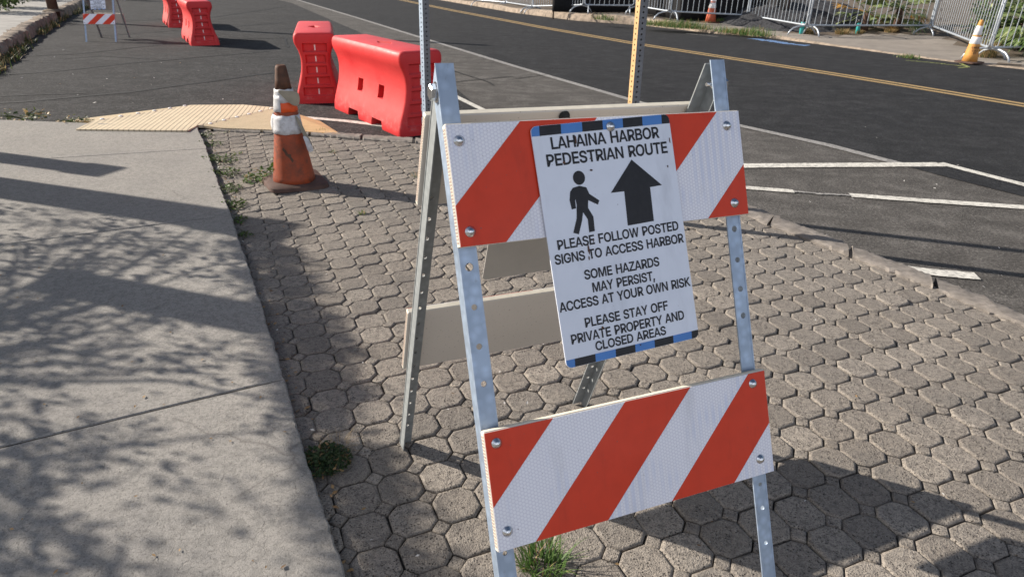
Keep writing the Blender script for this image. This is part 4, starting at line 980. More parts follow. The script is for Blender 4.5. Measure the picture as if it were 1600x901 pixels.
def barrier(corner, ang, side, label):
    """corner = ground corner where the near end meets the long face; ang = direction from the near end to the far end"""
    root = empty('water_barrier', (0, 0, 0), 0, label, 'barrier', 'red water-filled barriers on the asphalt')
    ax = Vector((math.cos(ang), math.sin(ang), 0)); py = Vector((-ax.y, ax.x, 0))
    root.rotation_euler = (0, 0, ang); root.location = corner + py*.222*side
    b = bpy.data.objects.new('body', BM.copy()); COL.objects.link(b); b.parent = root
    if not b.data.materials: b.data.materials.append(M['red'])
    mb = MB()
    for x in (-.0012, BL+.0012):
        for k in range(5):
            z0 = .085+k*.105; s_ = 1 if x > 0 else -1
            mb.box((x-.001 if x > 0 else x-.0005, -.005, z0-.02), (x+.0015, .005, z0+.075) if 0 else (x+.001, .005, z0+.0))
    # pale mould seam running down the end, seen in the bottoms of the ladder recesses
    mb = MB()
    for x in (.0292, BL-.0292):
        for k in range(5):
            z0 = .075+k*.105; mb.box((x-.0013, -.006, z0+.016), (x+.0013, .006, z0+.069))
    mb.build('mould_seam', M['grip'], root)
    return root
q0 = G(626, 216, ZA); q1 = G(521, 169, ZA); ang = math.atan2((q1-q0).y, (q1-q0).x)
barrier(q0, ang, -1, 'nearest red plastic barrier, broadside with two square holes, beside the left steel post')
barrier(G(465, 163, ZA), R(105), -1, 'red barrier seen end-on directly behind the tattered traffic cone')
barrier(G(299, 72.5, ZA), R(120), -1, 'red barrier seen end-on, third from the front, right of the distant barricade')
barrier(G(264, 44, ZA), R(120), -1, 'farthest red barrier, half hidden at the top edge behind another barrier')

# ------------------------------------------------------------------ traffic cones
def cone_body(mb, prof, bevel=True, sq=.185, th=.03, mi=0, mib=1):
    mb.lathe(prof, 40, mi, caps=True)
    pl = []
    for k in range(8):
        a = math.pi/8+k*math.pi/4; pl.append((sq*1.06*math.cos(a), sq*1.06*math.sin(a)))
    pl = rrect(-sq, sq, -sq, sq, sq*.28, 4)
    mb.prism(pl, lambda x, y, d: Vector((x*(1 if d < .5*th else .975), y*(1 if d < .5*th else .975), d)), 0, th, mib)
def near_cone():
    base = G(461, 287, 0)
    root = empty('traffic_cone', base, R(30), 'dirty orange traffic cone with torn white sleeves on the pavers', 'traffic cone', 'traffic cones')
    H = .71
    rad = lambda z: lerp(.132, .030, (z/H)**.96)
    mb = MB(); prof = [(rad(0.02), .02)]+[(rad(z), z) for z in [.06, .12, .18, .24, .30, .36, .42, .48, .54, .575]]
    mb.lathe(prof, 40, 0)
    mb.build('cone_body', M['cone_orange'], root)
    mb = MB(); mb.lathe([(rad(.575)-.001, .575), (rad(.63), .63), (rad(.69), .69), (.030, .704), (.024, .712), (.018, .708)], 32); mb.build('cone_tip', M['cone_brown'], root)
    mb = MB(); pl = rrect(-.178, .178, -.178, .178, .05, 4)
    def bf(x, y, d): return Vector((x*(1-.03*d/.03), y*(1-.03*d/.03), d+.012*math.sin(x*9+1)*math.sin(y*8)+.006))
    seg = []
    n = len(pl)
    for r_, zt in ((1, 0), (1, .020), (.95, .026), (.6, .030), (.3, .034)):
        seg.append([bf(a*r_, b*r_, zt) for a, b in pl])
    for r0, r1 in zip(seg, seg[1:]):
        for k in range(n): mb.face([r0[k], r0[(k+1) % n], r1[(k+1) % n], r1[k]], 0, True)
    mb.face(seg[0][::-1])
    mb.face(seg[-1])
    mb.build('cone_base', M['cone_base'], root, sharp=45)
    # lower white sleeve, torn open with a bulge on the left and a hanging strip on the right
    def band(z0, z1, a0, a1, off, nm, mt, n=30, wav=.0018, parent=root):
        mb = MB(); V = []
        for j in range(5):
            z = lerp(z0, z1, j/4)
            for i in range(n+1):
                a = lerp(a0, a1, i/n); o_ = off(a, j/4) if callable(off) else off
                zz = z+wav*math.sin(a*7+j)*(1 if j in (0, 4) else .3)
                V.append(((rad(z)+.0025+o_)*math.cos(a), (rad(z)+.0025+o_)*math.sin(a), zz))
        mb.add(V, [(j*(n+1)+i, j*(n+1)+i+1, (j+1)*(n+1)+i+1, (j+1)*(n+1)+i) for j in range(4) for i in range(n)], 0, True)
        o = mb.build(nm, mt, parent, fix=False)
        md = o.modifiers.new('s', 'SOLIDIFY'); md.thickness = .0018; md.offset = 1
        return o
    cr = -R(30)
    L_ = lambda d: R(d)+cr           # angle in world: 270 faces the camera, 180 left, 0 right
    band(.325, .432, L_(170), L_(375), lambda a, t: .002, 'lower_sleeve', M['cone_white'])
    band(.330, .432, L_(120), L_(205), lambda a, t: .026*max(0, math.sin((a-L_(120))/R(85)*math.pi))**.8*(.45+.55*math.sin(t*3.1)), 'sleeve_bulge', M['cone_white'], 20)
    band(.505, .580, L_(150), L_(392), .0012, 'upper_sleeve_top', M['cone_white'])
    band(.452, .545, L_(150), L_(264), .0022, 'upper_sleeve', M['cone_white'])
    band(.452, .555, L_(264), L_(372), .0004, 'bright_patch', M['cone_bright'])
    def strip(pts0, pts1, nm, mt):
        mb = MB(); n = len(pts0)
        V = [Vector(p_) for p_ in pts0]+[Vector(p_) for p_ in pts1]
        mb.add(V, [(i, i+1, n+i+1, n+i) for i in range(n-1)], 0, True); o = mb.build(nm, mt, root, fix=False)
        md = o.modifiers.new('s', 'SOLIDIFY'); md.thickness = .0018; o2 = o.modifiers.new('u', 'SUBSURF'); o2.levels = o2.render_levels = 2
        return o
    rot = Matrix.Rotation(cr, 3, 'Z')
    def W(x, y, z): return rot @ Vector((x, y, z))
    strip([W(-.014, -.066, .582), W(.03, -.074, .580), W(.075, -.068, .580), W(.114, -.052, .577)], [W(-.012, -.068, .568), W(.028, -.080, .533), W(.062, -.076, .490), W(.110, -.058, .480)], 'torn_flap', M['cone_flap'])
    strip([W(.058, -.050, .435), W(.085, -.055, .38), W(.110, -.060, .30), W(.128, -.060, .25)], [W(.072, -.030, .435), W(.098, -.03, .38), W(.124, -.035, .31), W(.150, -.03, .27)], 'torn_strip', M['cone_flap'])
    strip([W(.100, -.075, .325), W(.118, -.085, .29), W(.125, -.085, .25), W(.130, -.080, .215)], [W(.128, -.060, .315), W(.145, -.065, .285), W(.155, -.065, .25), W(.165, -.055, .225)], 'sleeve_scrap', M['cone_white'])
    # black scorch
    mb = MB()
    V = []
    for a, z in [(258, .238), (266, .222), (270, .205), (281, .188), (289, .160), (294, .176), (287, .196), (288, .212), (278, .214), (272, .236), (262, .252)]:
        V.append(((rad(z)+.0015)*math.cos(L_(a)), (rad(z)+.0015)*math.sin(L_(a)), z))
    mb.face(V); mb.build('burn_mark', M['cone_brown'], root, fix=False)
    return root
near_cone()
def plain_cone(base, H, name_mats, label, writing=False, rz=0):
    orange, white, cbase = name_mats
    root = empty('traffic_cone', base, rz, label, 'traffic cone', 'traffic cones')
    r0, r1 = H*.178, H*.043; rad = lambda z: lerp(r0, r1, z/H)
    mb = MB(); mb.lathe([(rad(z*H), z*H) for z in (.03, .2, .38, .45, .6, .75, .9, .95)]+[(r1*.98, H*.985), (r1*.6, H)], 32, 0)
    mb.build('cone_body', orange, root)
    mb = MB()
    for a, b in ((.45, .61), (.655, .86)): mb.lathe([(rad(a*H), a*H-.002), (rad(a*H)+.003, a*H+.002), (rad(b*H)+.003, b*H-.002), (rad(b*H), b*H+.002)], 32, 0, caps=False)
    mb.build('reflective_collar', white, root)
    mb = MB(); s_ = H*.255; pl = rrect(-s_, s_, -s_, s_, s_*.25, 4); mb.prism(pl, lambda x, y, d: Vector((x, y, d)), 0, H*.035); mb.build('cone_base', cbase, root)
    if writing:
        mb = MB()
        # hand-painted letters, too blurred to read in the photograph
        for t, z, hw_ in (('LMEM', .345, .075), ('CBES', .275, .06), ('PP', .215, .03)):
            def fn(x, y, d, z=z):
                zz = z*H+(y); a = R(262)-rz+x/rad(zz); return ((rad(zz)+.002)*math.cos(a), (rad(zz)+.002)*math.sin(a), zz)
            glyph_mesh(t, -hw_*H*1.25, hw_*H*1.25, 0, .042*H, mb, 0, fn=fn, embold=14)
        mb.build('hand_lettering', M['cone_brown'], root, fix=False)
    return root
plain_cone(GF(1514, 98), .66, (M['cone_yellow'], M['grip'], M['cone_base']), 'sun-faded yellow traffic cone with dark lettering at the right kerb', True, R(30))
plain_cone(GF(1109.7, 35.5), .74, (M['cone_far'], M['grip'], M['cone_brown']), 'reddish orange traffic cone standing before the crowd fence across the road', False, R(20))

# ------------------------------------------------------------------ perforated sign posts
def sign_post(base, rz, tilt, label, mats, Hp=2.1):
    root = empty('sign_post', base, rz, label, 'post', 'perforated steel sign posts'); root.rotation_euler = (*tilt, rz)
    w = .0225; mb = MB()
    holes = [(.05+.0254*k, 0, .0052) for k in range(int((Hp-.1)/.0254))]
    for k in range(4):
        a = k*math.pi/2; ux = Vector((math.cos(a), math.sin(a), 0)); nx = Vector((math.sin(a), -math.cos(a), 0))
        n0 = len(mb.f)
        perforated(mb, lambda x, b, d: nx*(w-d*.99)+ux*x+Vector((0, 0, b)), -w+.0012, w-.0012, -.1, Hp, holes, .0025)
        for i in range(n0, len(mb.f)): mb.m[i] = 1 if k in (3,) else 0  # sun-side face lighter, the others darker: lit and shaded sides as colour
    for sx, sy in ((1, 1), (1, -1), (-1, 1), (-1, -1)):
        mb.tube([(sx*(w-.0013), sy*(w-.0013), -.1), (sx*(w-.0013), sy*(w-.0013), Hp)], .0013, 6)
    mb.build('post_tube', mats, root, fix=False)
    return root
PL = G(670, 273, 0); PRr = G(975, 338, 0)
sign_post(PL, R(37), (0, R(0.3), 0)[:2], 'grey perforated steel post behind the barricade, beside the near red barrier', [M['post_shade'], M['galv']])
sign_post(PRr, R(20), (0, R(-.9)), 'tan-edged perforated steel post rising behind the sign in front of the road', [M['post_shade'], M['tan']])
# ------------------------------------------------------------------ crowd fence across the road
bar_me = None
def crowd_panel(a, b, label, last=False):
    a, b = Vector(a), Vector(b); d = b-a; Lh = d.length; ang = math.atan2(d.y, d.x)
    root = empty('crowd_barrier', a, ang, label, 'crowd barrier', 'steel crowd barriers along the far pavement')
    slp = d.z/math.hypot(d.x, d.y); Lh = math.hypot(d.x, d.y)
    x0, x1, z0, z1, r = .03, Lh-.03, .2, 1.1, .06
    pts = []
    for cx, cz, s in ((x1-r, z0+r, 270), (x1-r, z1-r, 0), (x0+r, z1-r, 90), (x0+r, z0+r, 180)):
        pts += [(cx+r*math.cos(R(s+k*30)), 0, cz+r*math.sin(R(s+k*30))) for k in range(4)]
    pts += [pts[0], pts[1]]
    pts = [(x, y, z+slp*x) for x, y, z in pts]; mb = MB(); mb.tube(pts, .019, 8, cap=False); mb.build('frame', M['fence_steel'], root)
    n = max(8, round(Lh/.135)); mb = MB(); mb.tube([(0, 0, z0), (0, 0, z1)], .0075, 6, cap=False)
    b0 = mb.build('bar', M['fence_steel'], root, loc=(x0+(x1-x0)/n, 0, slp*(x0+(x1-x0)/n)))
    for k in range(2, n):
        c = b0.copy(); COL.objects.link(c); c.parent = root; c.location = (x0+(x1-x0)*k/n, 0, slp*(x0+(x1-x0)*k/n))
    mb = MB()
    arc = [(0, -.34, .0), (0, -.30, .075), (0, -.22, .14), (0, -.10, .175), (0, 0, .185), (0, .10, .175), (0, .22, .14), (0, .30, .075), (0, .34, .0)]
    mb.tube(arc, .0165, 8); mb.tube([(0, 0, .18), (0, 0, .23)], .014, 8)
    f0 = mb.build('foot', M['fence_steel'], root, loc=(x0+.10, 0, 0))
    c = f0.copy(); COL.objects.link(c); c.parent = root; c.location = (x1-.10, 0, slp*x1)
    mb = MB()
    for z in (.42, .9): mb.tube([(-.0, 0, z), (-.035, .0, z), (-.045, 0, z-.02), (-.045, 0, z-.06)], .006, 6)
    mb.build('hook', M['fence_steel'], root, loc=(x0, 0, 0))
    return root
GJ = [Vector((q.x, q.y, q.z-.2)) for q in JN]
pre = GJ[0]+Vector((-1.6, .8, 0))
labs = ['crowd barrier at the far left end of the fence, cut by the top edge', 'short crowd barrier on the asphalt, second from the far left end', 'crowd barrier above the rough kerb, third from the far left end',
        'crowd barrier above the rough kerb, just left of the tan-edged post', 'narrow crowd barrier just right of the tan-edged post', 'crowd barrier behind the reddish orange cone',
        'crowd barrier in front of the dark shade sheet, left of the blue road mark', 'crowd barrier in front of the grey gravel and teal caps', 'crowd barrier slanting towards the road behind the yellow cone', 'crowd barrier running out of the right edge before dry grass']
ends = [pre]+GJ
for k, (a, b) in enumerate(zip(ends, ends[1:])):
    if k == 0: continue
    crowd_panel(a, b, labs[k-1])

# ------------------------------------------------------------------ yellow ramp
def rp(x, y, z): q = G(x, y, z); return (q.x, q.y, q.z)
root = empty('ramp', G(330, 188, 0), 0, 'yellow ribbed plastic kerb ramp bridging pavement and asphalt', 'ramp')
def ramp_piece(poly, nm, mt):
    mb = MB(); top = [Vector(q)-Vector(root.location)+Vector((0, 0, .006)) for q in poly]; n = len(top)
    mb.face(top); low = [Vector((q.x, q.y, q.z-.02)) for q in top]; mb.face(low[::-1])
    for i in range(n): mb.face([low[i], low[(i+1) % n], top[(i+1) % n], top[i]])
    o = mb.build(nm, mt, root); return o
ja, jb = rp(145, 190, .025), rp(300, 165, ZA+.012); ka, kb = rp(318, 197.5, .022), rp(432, 169, ZA+.012)
ramp_piece([rp(62, 195, ZA+.005), ja, jb], 'left_flare', M['ramp_side'])
ramp_piece([ja, rp(119, 203, .036), rp(293, 205, .038), rp(310, 196.5, .03), ka, kb, rp(380, 164.5, ZA+.008), jb], 'ramp_deck', M['ramp_main'])
ramp_piece([ka, rp(345, 201, .02), rp(430, 204, .018), rp(470, 206, .016), kb], 'right_flare', M['ramp_side'])
ramp_piece([kb, rp(470, 206, .016), rp(532, 210.5, .012), rp(500, 190, ZA+.004)], 'end_flare', M['ramp_plain'])
mb = MB()
for a, b, n in ((ja, jb, 6), (ka, kb, 6)):
    for k in range(n):
        q = Vector(a).lerp(Vector(b), (k+.5)/n)-Vector(root.location)
        mb = MB(); mb.lathe([(.017, .006), (.017, .011), (.010, .015)], 10); mb.build('screw', M['grip'], root, loc=q)

# ------------------------------------------------------------------ plants
def blade(mb, base, h, w, ang, lean, mi=0, curl=1.0):
    d = Vector((math.cos(ang), math.sin(ang), 0)); s = Vector((-d.y, d.x, 0))
    P_ = []
    n = 4
    for k in range(n+1):
        t = k/n; q = Vector(base)+d*(lean*h*t**1.7)+Vector((0, 0, h*(t-curl*.35*lean*t*t))); ww = w*(1-t)**.7
        P_.append((q-s*ww/2, q+s*ww/2))
    for k in range(n):
        mb.face([P_[k][0], P_[k][1], P_[k+1][1], P_[k+1][0]], mi, True)
def tuft(name, base, R_, n, h, w, label, cat, mats, group=None, rng=None, lean=(.2, 1.0), frac=.25):
    rng = rng or random; mb = MB()
    for k in range(n):
        a = rng.uniform(0, 2*math.pi); rr = R_*math.sqrt(rng.random())*.6
        b = (rr*math.cos(a), rr*math.sin(a), -.005); mi = 1 if len(mats) > 1 and rng.random() < frac else 0
        blade(mb, b, h*rng.uniform(.45, 1.1), w*rng.uniform(.7, 1.3), a+rng.gauss(0, .7), rng.uniform(*lean), mi)
    o = mb.build(name, mats, fix=False, loc=base); return tag(o, label, cat, group)
def leafy(name, base, R_, n, size, label, cat, mats, group=None, flatz=.5, frac=.2, stems=8, parent=None):
    mb = MB()
    for k in range(n):
        a = random.uniform(0, 2*math.pi); rr = R_*math.sqrt(random.random()); z = abs(random.gauss(0, R_*flatz))*(1-.5*rr/R_)+.004
        c = Vector((rr*math.cos(a), rr*math.sin(a), z)); s = size*random.uniform(.5, 1.3)
        u = Vector((random.gauss(0, 1), random.gauss(0, 1), random.gauss(0, .5))).normalized(); v = u.cross(Vector((random.gauss(0, .6), random.gauss(0, .6), 1))).normalized()
        mi = 1 if len(mats) > 1 and random.random() < frac else 0
        mb.face([c-u*s*.5, c-u*s*.1+v*s*.26, c+u*s*.3+v*s*.2, c+u*s*.55, c+u*s*.3-v*s*.2, c-u*s*.1-v*s*.26], mi)
    for k in range(stems):
        a = random.uniform(0, 2*math.pi); e = Vector((R_*.8*math.cos(a), R_*.8*math.sin(a), R_*flatz*random.random()+.01))
        mb.tube([(0, 0, 0), e*.5+Vector((0, 0, .01)), e], [.0025*R_/.08, .002*R_/.08, .0008*R_/.08], 4, 0)
    o = mb.build(name, mats, fix=False, loc=base); return tag(o, label, cat, group)
tuft('grass_tuft', G(848, 884, 0), .085, 190, .085, .0042, 'bright green grass tuft at the foot of the near barricade', 'grass', [M['grass'], M['straw']], frac=.12)
leafy('weed', G(510, 722, 0)+Vector((0, 0, .004)), .072, 900, .012, 'dark flattened weed with dry stalks beside the pavement edge', 'weed', [M['leaf_dark'], M['leaf_dry']], flatz=.16, frac=.14, stems=14)
tuft('dry_stalks', G(524, 704, 0), .08, 46, .06, .0016, 'thin dry straw stalks on the dark weed', 'weed', [M['straw']], lean=(.8, 1.6))
leafy('weed', G(408, 281, 0), .11, 240, .024, 'leafy green weed growing at the left of the tattered cone', 'weed', [M['leaf'], M['straw']], flatz=.35, frac=.15)
leafy('weed', G(432, 268, .08), .05, 60, .028, 'small green sprig standing against the tattered cone', 'weed', [M['leaf']], flatz=.9, stems=4)
gl = 'weeds along the pavement edge'
for i, (x, y, r_, n, lab) in enumerate([(322, 213, .07, 60, 'small weed at the ramp corner, topmost along the pavement edge'), (331, 226, .10, 90, 'weed second from the ramp along the pavement edge'),
        (343, 252, .13, 200, 'broad weed patch in the middle of the pavement edge'), (352, 272, .10, 160, 'weed just below the broad weed patch'), (358, 297, .09, 130, 'weed left of the tattered cone at the pavement edge'),
        (366, 322, .08, 130, 'weed beside the second pavement joint'), (374, 345, .05, 60, 'lowest green weed before the shaded pavement edge'), (384, 368, .04, 40, 'thin weed in the shaded pavement edge')]):
    leafy('weed', G(x, y, .0), r_, n, .019, lab, 'weed', [M['grass_dull'], M['leaf'], M['straw']], gl, flatz=.25, frac=.35)
for i, (x, y, r_, h_, lab) in enumerate([(652, 275, .07, .06, 'grass sprig on pavers just left of the barricade'), (503, 207, .09, .05, 'grass along the kerb right of the tattered cone'), (520, 238, .05, .03, 'tiny grass patch between pavers right of the tattered cone'),
        (372, 240, .05, .03, 'tiny grass patch between pavers left of the tattered cone'), (565, 333, .035, .03, 'pale sprout on the sunny pavers below the cone shadow'), (548, 215, .06, .03, 'tiny grass patch by the near barrier kerb'), (350, 207, .08, .03, 'grass in the shaded kerb below the ramp')]):
    tuft('grass_sprig', G(x, y, 0), r_, 26, h_, .005, lab, 'grass', [M['grass'], M['straw']], 'grass sprigs between the pavers', frac=.3)
for (x, y, r_, lab) in [(38, 186, .2, 'grass along the pavement end left of the ramp'), (118, 193, .14, 'weed growing over the left tip of the ramp')]:
    leafy('weed', G(x, y, .0), r_, 130, .035, lab, 'weed', [M['grass_dull'], M['straw']], 'weeds at the ramp', flatz=.22, frac=.3)
# grass strip along the far kerb
def grass_strip(pts, wdt, n, h, nm, mats=None, bl=.012):
    mb = MB(); P_ = [GF(*q) for q in pts]
    for k in range(n):
        t = random.random()*(len(P_)-1); i = int(t); q = P_[i].lerp(P_[i+1], t-i)
        if noise.noise((q.x*1.3, q.y*1.3, 3)) < -.22: continue
        q = q+Vector((random.gauss(0, wdt), random.gauss(0, wdt), -.01))
        blade(mb, q, h*random.uniform(.4, 1.1)*(1+.6*noise.noise((q.x*1.1, q.y*1.1, 9))), bl*random.uniform(.6, 1.3), random.uniform(0, 6.28), random.uniform(.1, 1.0), 1 if random.random() < .22 else 0)
    return tag(mb.build(nm, mats or [M['grass'], M['straw']], fix=False), kind='stuff')
grass_strip([(1005, 37), (1060, 43), (1110, 46), (1150, 51), (1190, 56)], .16, 2600, .19, 'kerb_grass')
grass_strip([(1412, 89), (1438, 92), (1462, 95)], .07, 420, .07, 'low_kerb_grass', bl=.008)
grass_strip([(930, 29), (945, 31), (960, 32)], .08, 160, .16, 'sparse_kerb_grass')
# weeds along the left kerb
mb = MB()
for k in range(2600):
    t = random.random()*6; LKP = [(-30, 124), (0, 100), (30, 76), (62, 52), (95, 32), (130, 14), (150, 4)]
    i = int(t); q = G(lerp(LKP[i][0], LKP[i+1][0], t-i), lerp(LKP[i][1], LKP[i+1][1], t-i), ZA)+Vector((random.gauss(.03, .06), random.gauss(0, .05), 0))
    if noise.noise((q.x*1.2, q.y*1.2, 2)) < -.05: continue
    blade(mb, q, random.uniform(.05, .16), random.uniform(.010, .022), random.uniform(0, 6.28), random.uniform(.1, 1.1), 1 if random.random() < .3 else 0)
tag(mb.build('left_kerb_weeds', [M['grass_dull'], M['straw']], fix=False), kind='stuff')
# shrubs, palms and clumps behind the crowd fence
def crown_leaves(mb, c, rx, ry, rz_, n, size, mi_fn, rng=random, hollow=.35):
    for k in range(n):
        while True:
            v = Vector((rng.uniform(-1, 1), rng.uniform(-1, 1), rng.uniform(-1, 1)))
            if hollow < v.length < 1: break
        w_ = .8+.5*noise.noise(v*2.2+Vector(c))
        q = Vector(c)+Vector((v.x*rx, v.y*ry, v.z*rz_))*w_; s = size*rng.uniform(.6, 1.3)
        u = (v+Vector((rng.gauss(0, .7), rng.gauss(0, .7), rng.gauss(0, .5)))).normalized(); b = u.cross(Vector((rng.gauss(0, 1), rng.gauss(0, 1), rng.gauss(0, 1)))).normalized()
        mb.face([q-u*s*.5, q+b*s*.22, q+u*s*.5, q-b*s*.22], mi_fn())
def shrub(base, rx, rz_, n, size, label, mats, group='shrubs and clumps behind the crowd fence'):
    root = empty('shrub', base, 0, label, 'shrub', group)
    mb = MB(); crown_leaves(mb, (0, 0, rz_*.8), rx, rx*.8, rz_*.9, n, size, lambda: random.randrange(len(mats)))
    mb.build('foliage', mats, root, fix=False)
    mb = MB()
    for k in range(6):
        a = random.uniform(0, 6.28); mb.tube([(0, 0, -.03), (rx*.25*math.cos(a), rx*.25*math.sin(a), rz_*.6), (rx*.6*math.cos(a), rx*.5*math.sin(a), rz_*1.3)], [.02, .014, .006], 5)
    mb.build('stems', M['wood'], root); return root
def fenced(k, t, off, along=0):
    """a spot behind panel k of the crowd fence, off metres back from it"""
    a, b = GJ[k], GJ[k+1]; d = (b-a).xy.normalized(); q = a.lerp(b, t); q = Vector((q.x-d.y*off, q.y+d.x*off, 0)); return Vector((q.x, q.y, FZ(q.x, q.y)))
shrub(fenced(8, .5, 1.2), .70, .22, 2200, .075, 'low dark green shrub behind the slanting crowd barrier', [M['leaf_dark'], M['leaf'], M['leaf_dark']])
shrub(fenced(8, .2, 1.5), .45, .16, 900, .08, 'dark green shrub beside the palm', [M['leaf_dark'], M['leaf_dark'], M['leaf']])
shrub(fenced(9, 1.55, 1.5), .9, .6, 2400, .10, 'tall green shrub at the right edge behind the fence', [M['leaf'], M['leaf_dark'], M['palm']])
shrub(fenced(8, .55, 2.2), 1.0, .5, 1800, .10, 'green shrub standing between the palms', [M['leaf'], M['leaf_dark']])
def palm(base, H, nf, L, label, dead=0, trunk=True):
    root = empty('palm', base, 0, label, 'palm', 'young fan palms in the lot')
    mb = MB(); mb.tube([(0, 0, -.1), (.02, 0, H*.4), (0, .02, H)], [.10, .085, .06], 10); mb.build('trunk', M['wood'], root)
    mb = MB()
    for k in range(nf):
        a = 2.4*k+random.uniform(-.3, .3); el = random.uniform(-.45, .95); d = Vector((math.cos(a)*math.cos(el), math.sin(a)*math.cos(el), math.sin(el)))
        mi = 1 if k < dead else 0
        b = Vector((0, 0, H)); e = b+d*L*random.uniform(.45, .6)+Vector((0, 0, -.08)); mb.tube([b, (b+e)/2+Vector((0, 0, .03)), e], [.012, .009, .006], 5, mi)
        s = d.cross(Vector((0, 0, 1))).normalized(); up = s.cross(d)
        for j in range(15):
            t = lerp(-1.25, 1.25, j/14); dd = (d*math.cos(t)+s*math.sin(t)).normalized(); ll = L*.55*random.uniform(.8, 1.1)*(1-.2*abs(t))
            w_ = .030; p1 = e+dd*ll*.55+up*.02; p2 = e+dd*ll+Vector((0, 0, -.10*random.random()-.02)); pr = dd.cross(up).normalized()
            mb.face([e-pr*.004, e+pr*.004, p1+pr*w_, p1-pr*w_], mi, True); mb.face([p1-pr*w_, p1+pr*w_, p2], mi, True)
    mb.build('fronds', [M['palm'], M['dead_palm']], root, fix=False); return root
palm(fenced(7, .88, .7), .50, 18, .85, 'young fan palm with a short brown trunk behind the fence joint', 1)
palm(fenced(8, .80, 1.0), .62, 18, .95, 'fan palm behind the slanting crowd barrier with thin pale fronds', 1)
palm(fenced(7, .62, .75), .38, 14, .8, 'small fan palm with a fallen yellow frond', 3)
for (x, y, r_, h_, lab) in [(9, .30, .30, .36, 'round clump of dry brown grass behind the right-hand crowd barrier'), (7, .10, .22, .20, 'dry yellow grass behind the teal cap'), (7, .38, .25, .16, 'pale dry grass between the two teal caps'), (7, .78, .2, .15, 'straw clump at the foot of the palm'), (7, .52, .18, .10, 'low dry grass along the pavement behind the fence')]:
    tuft('dry_grass', fenced(x, y, .42), r_, 240, h_, .012, lab, 'dry grass', [M['straw'], M['grass_dull']], 'dry grass clumps behind the crowd fence', lean=(.1, .9), frac=.2)
for (x, y, lab) in [(6, .35, 'green weed behind the fence left of the gravel'), (5, .70, 'green weed at the foot of the dark shade sheet')]:
    tuft('weed', fenced(x, y, .25), .2, 90, .16, .014, lab, 'weed', [M['grass'], M['straw']], 'weeds by the dark screen', frac=.2)
# teal capped pipes
for (x, y, s_, lab) in [(7, .04, .74, 'teal capped pipe beside the left fence joint'), (7, .50, .66, 'teal capped pipe in front of the palm')]:
    root = empty('capped_pipe', fenced(x, y, .4), 0, lab, 'pipe', 'teal capped pipes behind the fence')
    mb = MB(); mb.lathe([(.062*s_, -.05), (.062*s_, .31*s_), (.058*s_, .33*s_), (.05*s_, .34*s_)], 18); mb.build('pipe', M['teal'], root)
    mb = MB(); mb.lathe([(.055*s_, .335*s_), (.066*s_, .345*s_), (.066*s_, .42*s_), (.05*s_, .44*s_)], 18); mb.build('cap', M['black_plastic'], root)
# gravel mound, black sheet standing in for deep shade, planks behind the fence
mb = MB(); c = fenced(7, .32, 2.5)
def mound(x, y):
    d = math.hypot((x-c.x)/2.0, (y-c.y)/1.9); return FZ(x, y)-.1-.4*max(0, d-1)+.62*max(0, 1-d*d)+noise.noise((x*5, y*5, 0))*.08+noise.noise((x*16, y*16, 0))*.04
grid(mb, c.x-3.4, c.x+3.4, c.y-2.6, c.y+2.6, 90, 70, mound); tag(mb.build('gravel_heap', M['gravel'], fix=False), 'heap of grey lava gravel behind the crowd fence', 'gravel heap')
shade_line = [GJ[3]+Vector((.1, .5, 0)), GJ[4]+Vector((.2, .5, 0)), GJ[5]+Vector((.4, .5, 0)), GJ[6]+Vector((.45, .5, 0)), GJ[6].lerp(GJ[7], .55)+Vector((.40, .7, 0))]
shade_line = [shade_line[0]+Vector((-.9, .1, 0))]+shade_line
sa = shade_line[0]; shade_line = resample(shade_line, 120)
root = empty('shade_backdrop', sa, 0, 'black sheet added in place of deep shade behind the crowd fence', 'shade sheet')
mb = MB(); n = 120; V = []
for j in range(5):
    for i in range(n+1):
        t = i/n; q = shade_line[i]-sa; off = noise.noise((t*30, j*.4, 0))*.06; V.append((q.x+off*.6, q.y-off, FZ(sa.x+q.x, sa.y+q.y)-sa.z+.01+j*.2))
mb.add(V, [(j*(n+1)+i, j*(n+1)+i+1, (j+1)*(n+1)+i+1, (j+1)*(n+1)+i) for j in range(4) for i in range(n)], 0, True)
o = mb.build('shade_sheet', M['shade_black'], root, fix=False); md = o.modifiers.new('s', 'SOLIDIFY'); md.thickness = .008
for k in range(9):
    q = shade_line[k*15]-sa; mb = MB(); mb.tube([(0, 0, -.2), (0, 0, .9)], .022, 8); mb.build('stake', M['wood'], root, loc=(q.x+.04, q.y+.06, FZ(sa.x+q.x, sa.y+q.y)-sa.z))
for (x0, y0, x1, y1, zz, lab) in [(1088, 16, 1170, 9, .30, 'long brown plank leaning low before the black shade sheet'), (1155, 8, 1180, 8, .42, 'short pale board before the black shade sheet')]:
    a, b = GF(x0, y0+8)+Vector((.05, .15, zz*.4)), GF(x1, y1+8)+Vector((.05, .2, zz*.7)); d = b-a
    mb = MB(); mb.box((0, -.06, -.015), (d.length, .06, .015), bev=.003); o = mb.build('plank', M['plank']); o.location = a; o.rotation_euler = (R(40), -math.asin(d.z/d.length), math.atan2(d.y, d.x)); tag(o, lab, 'plank', 'boards by the black screen')
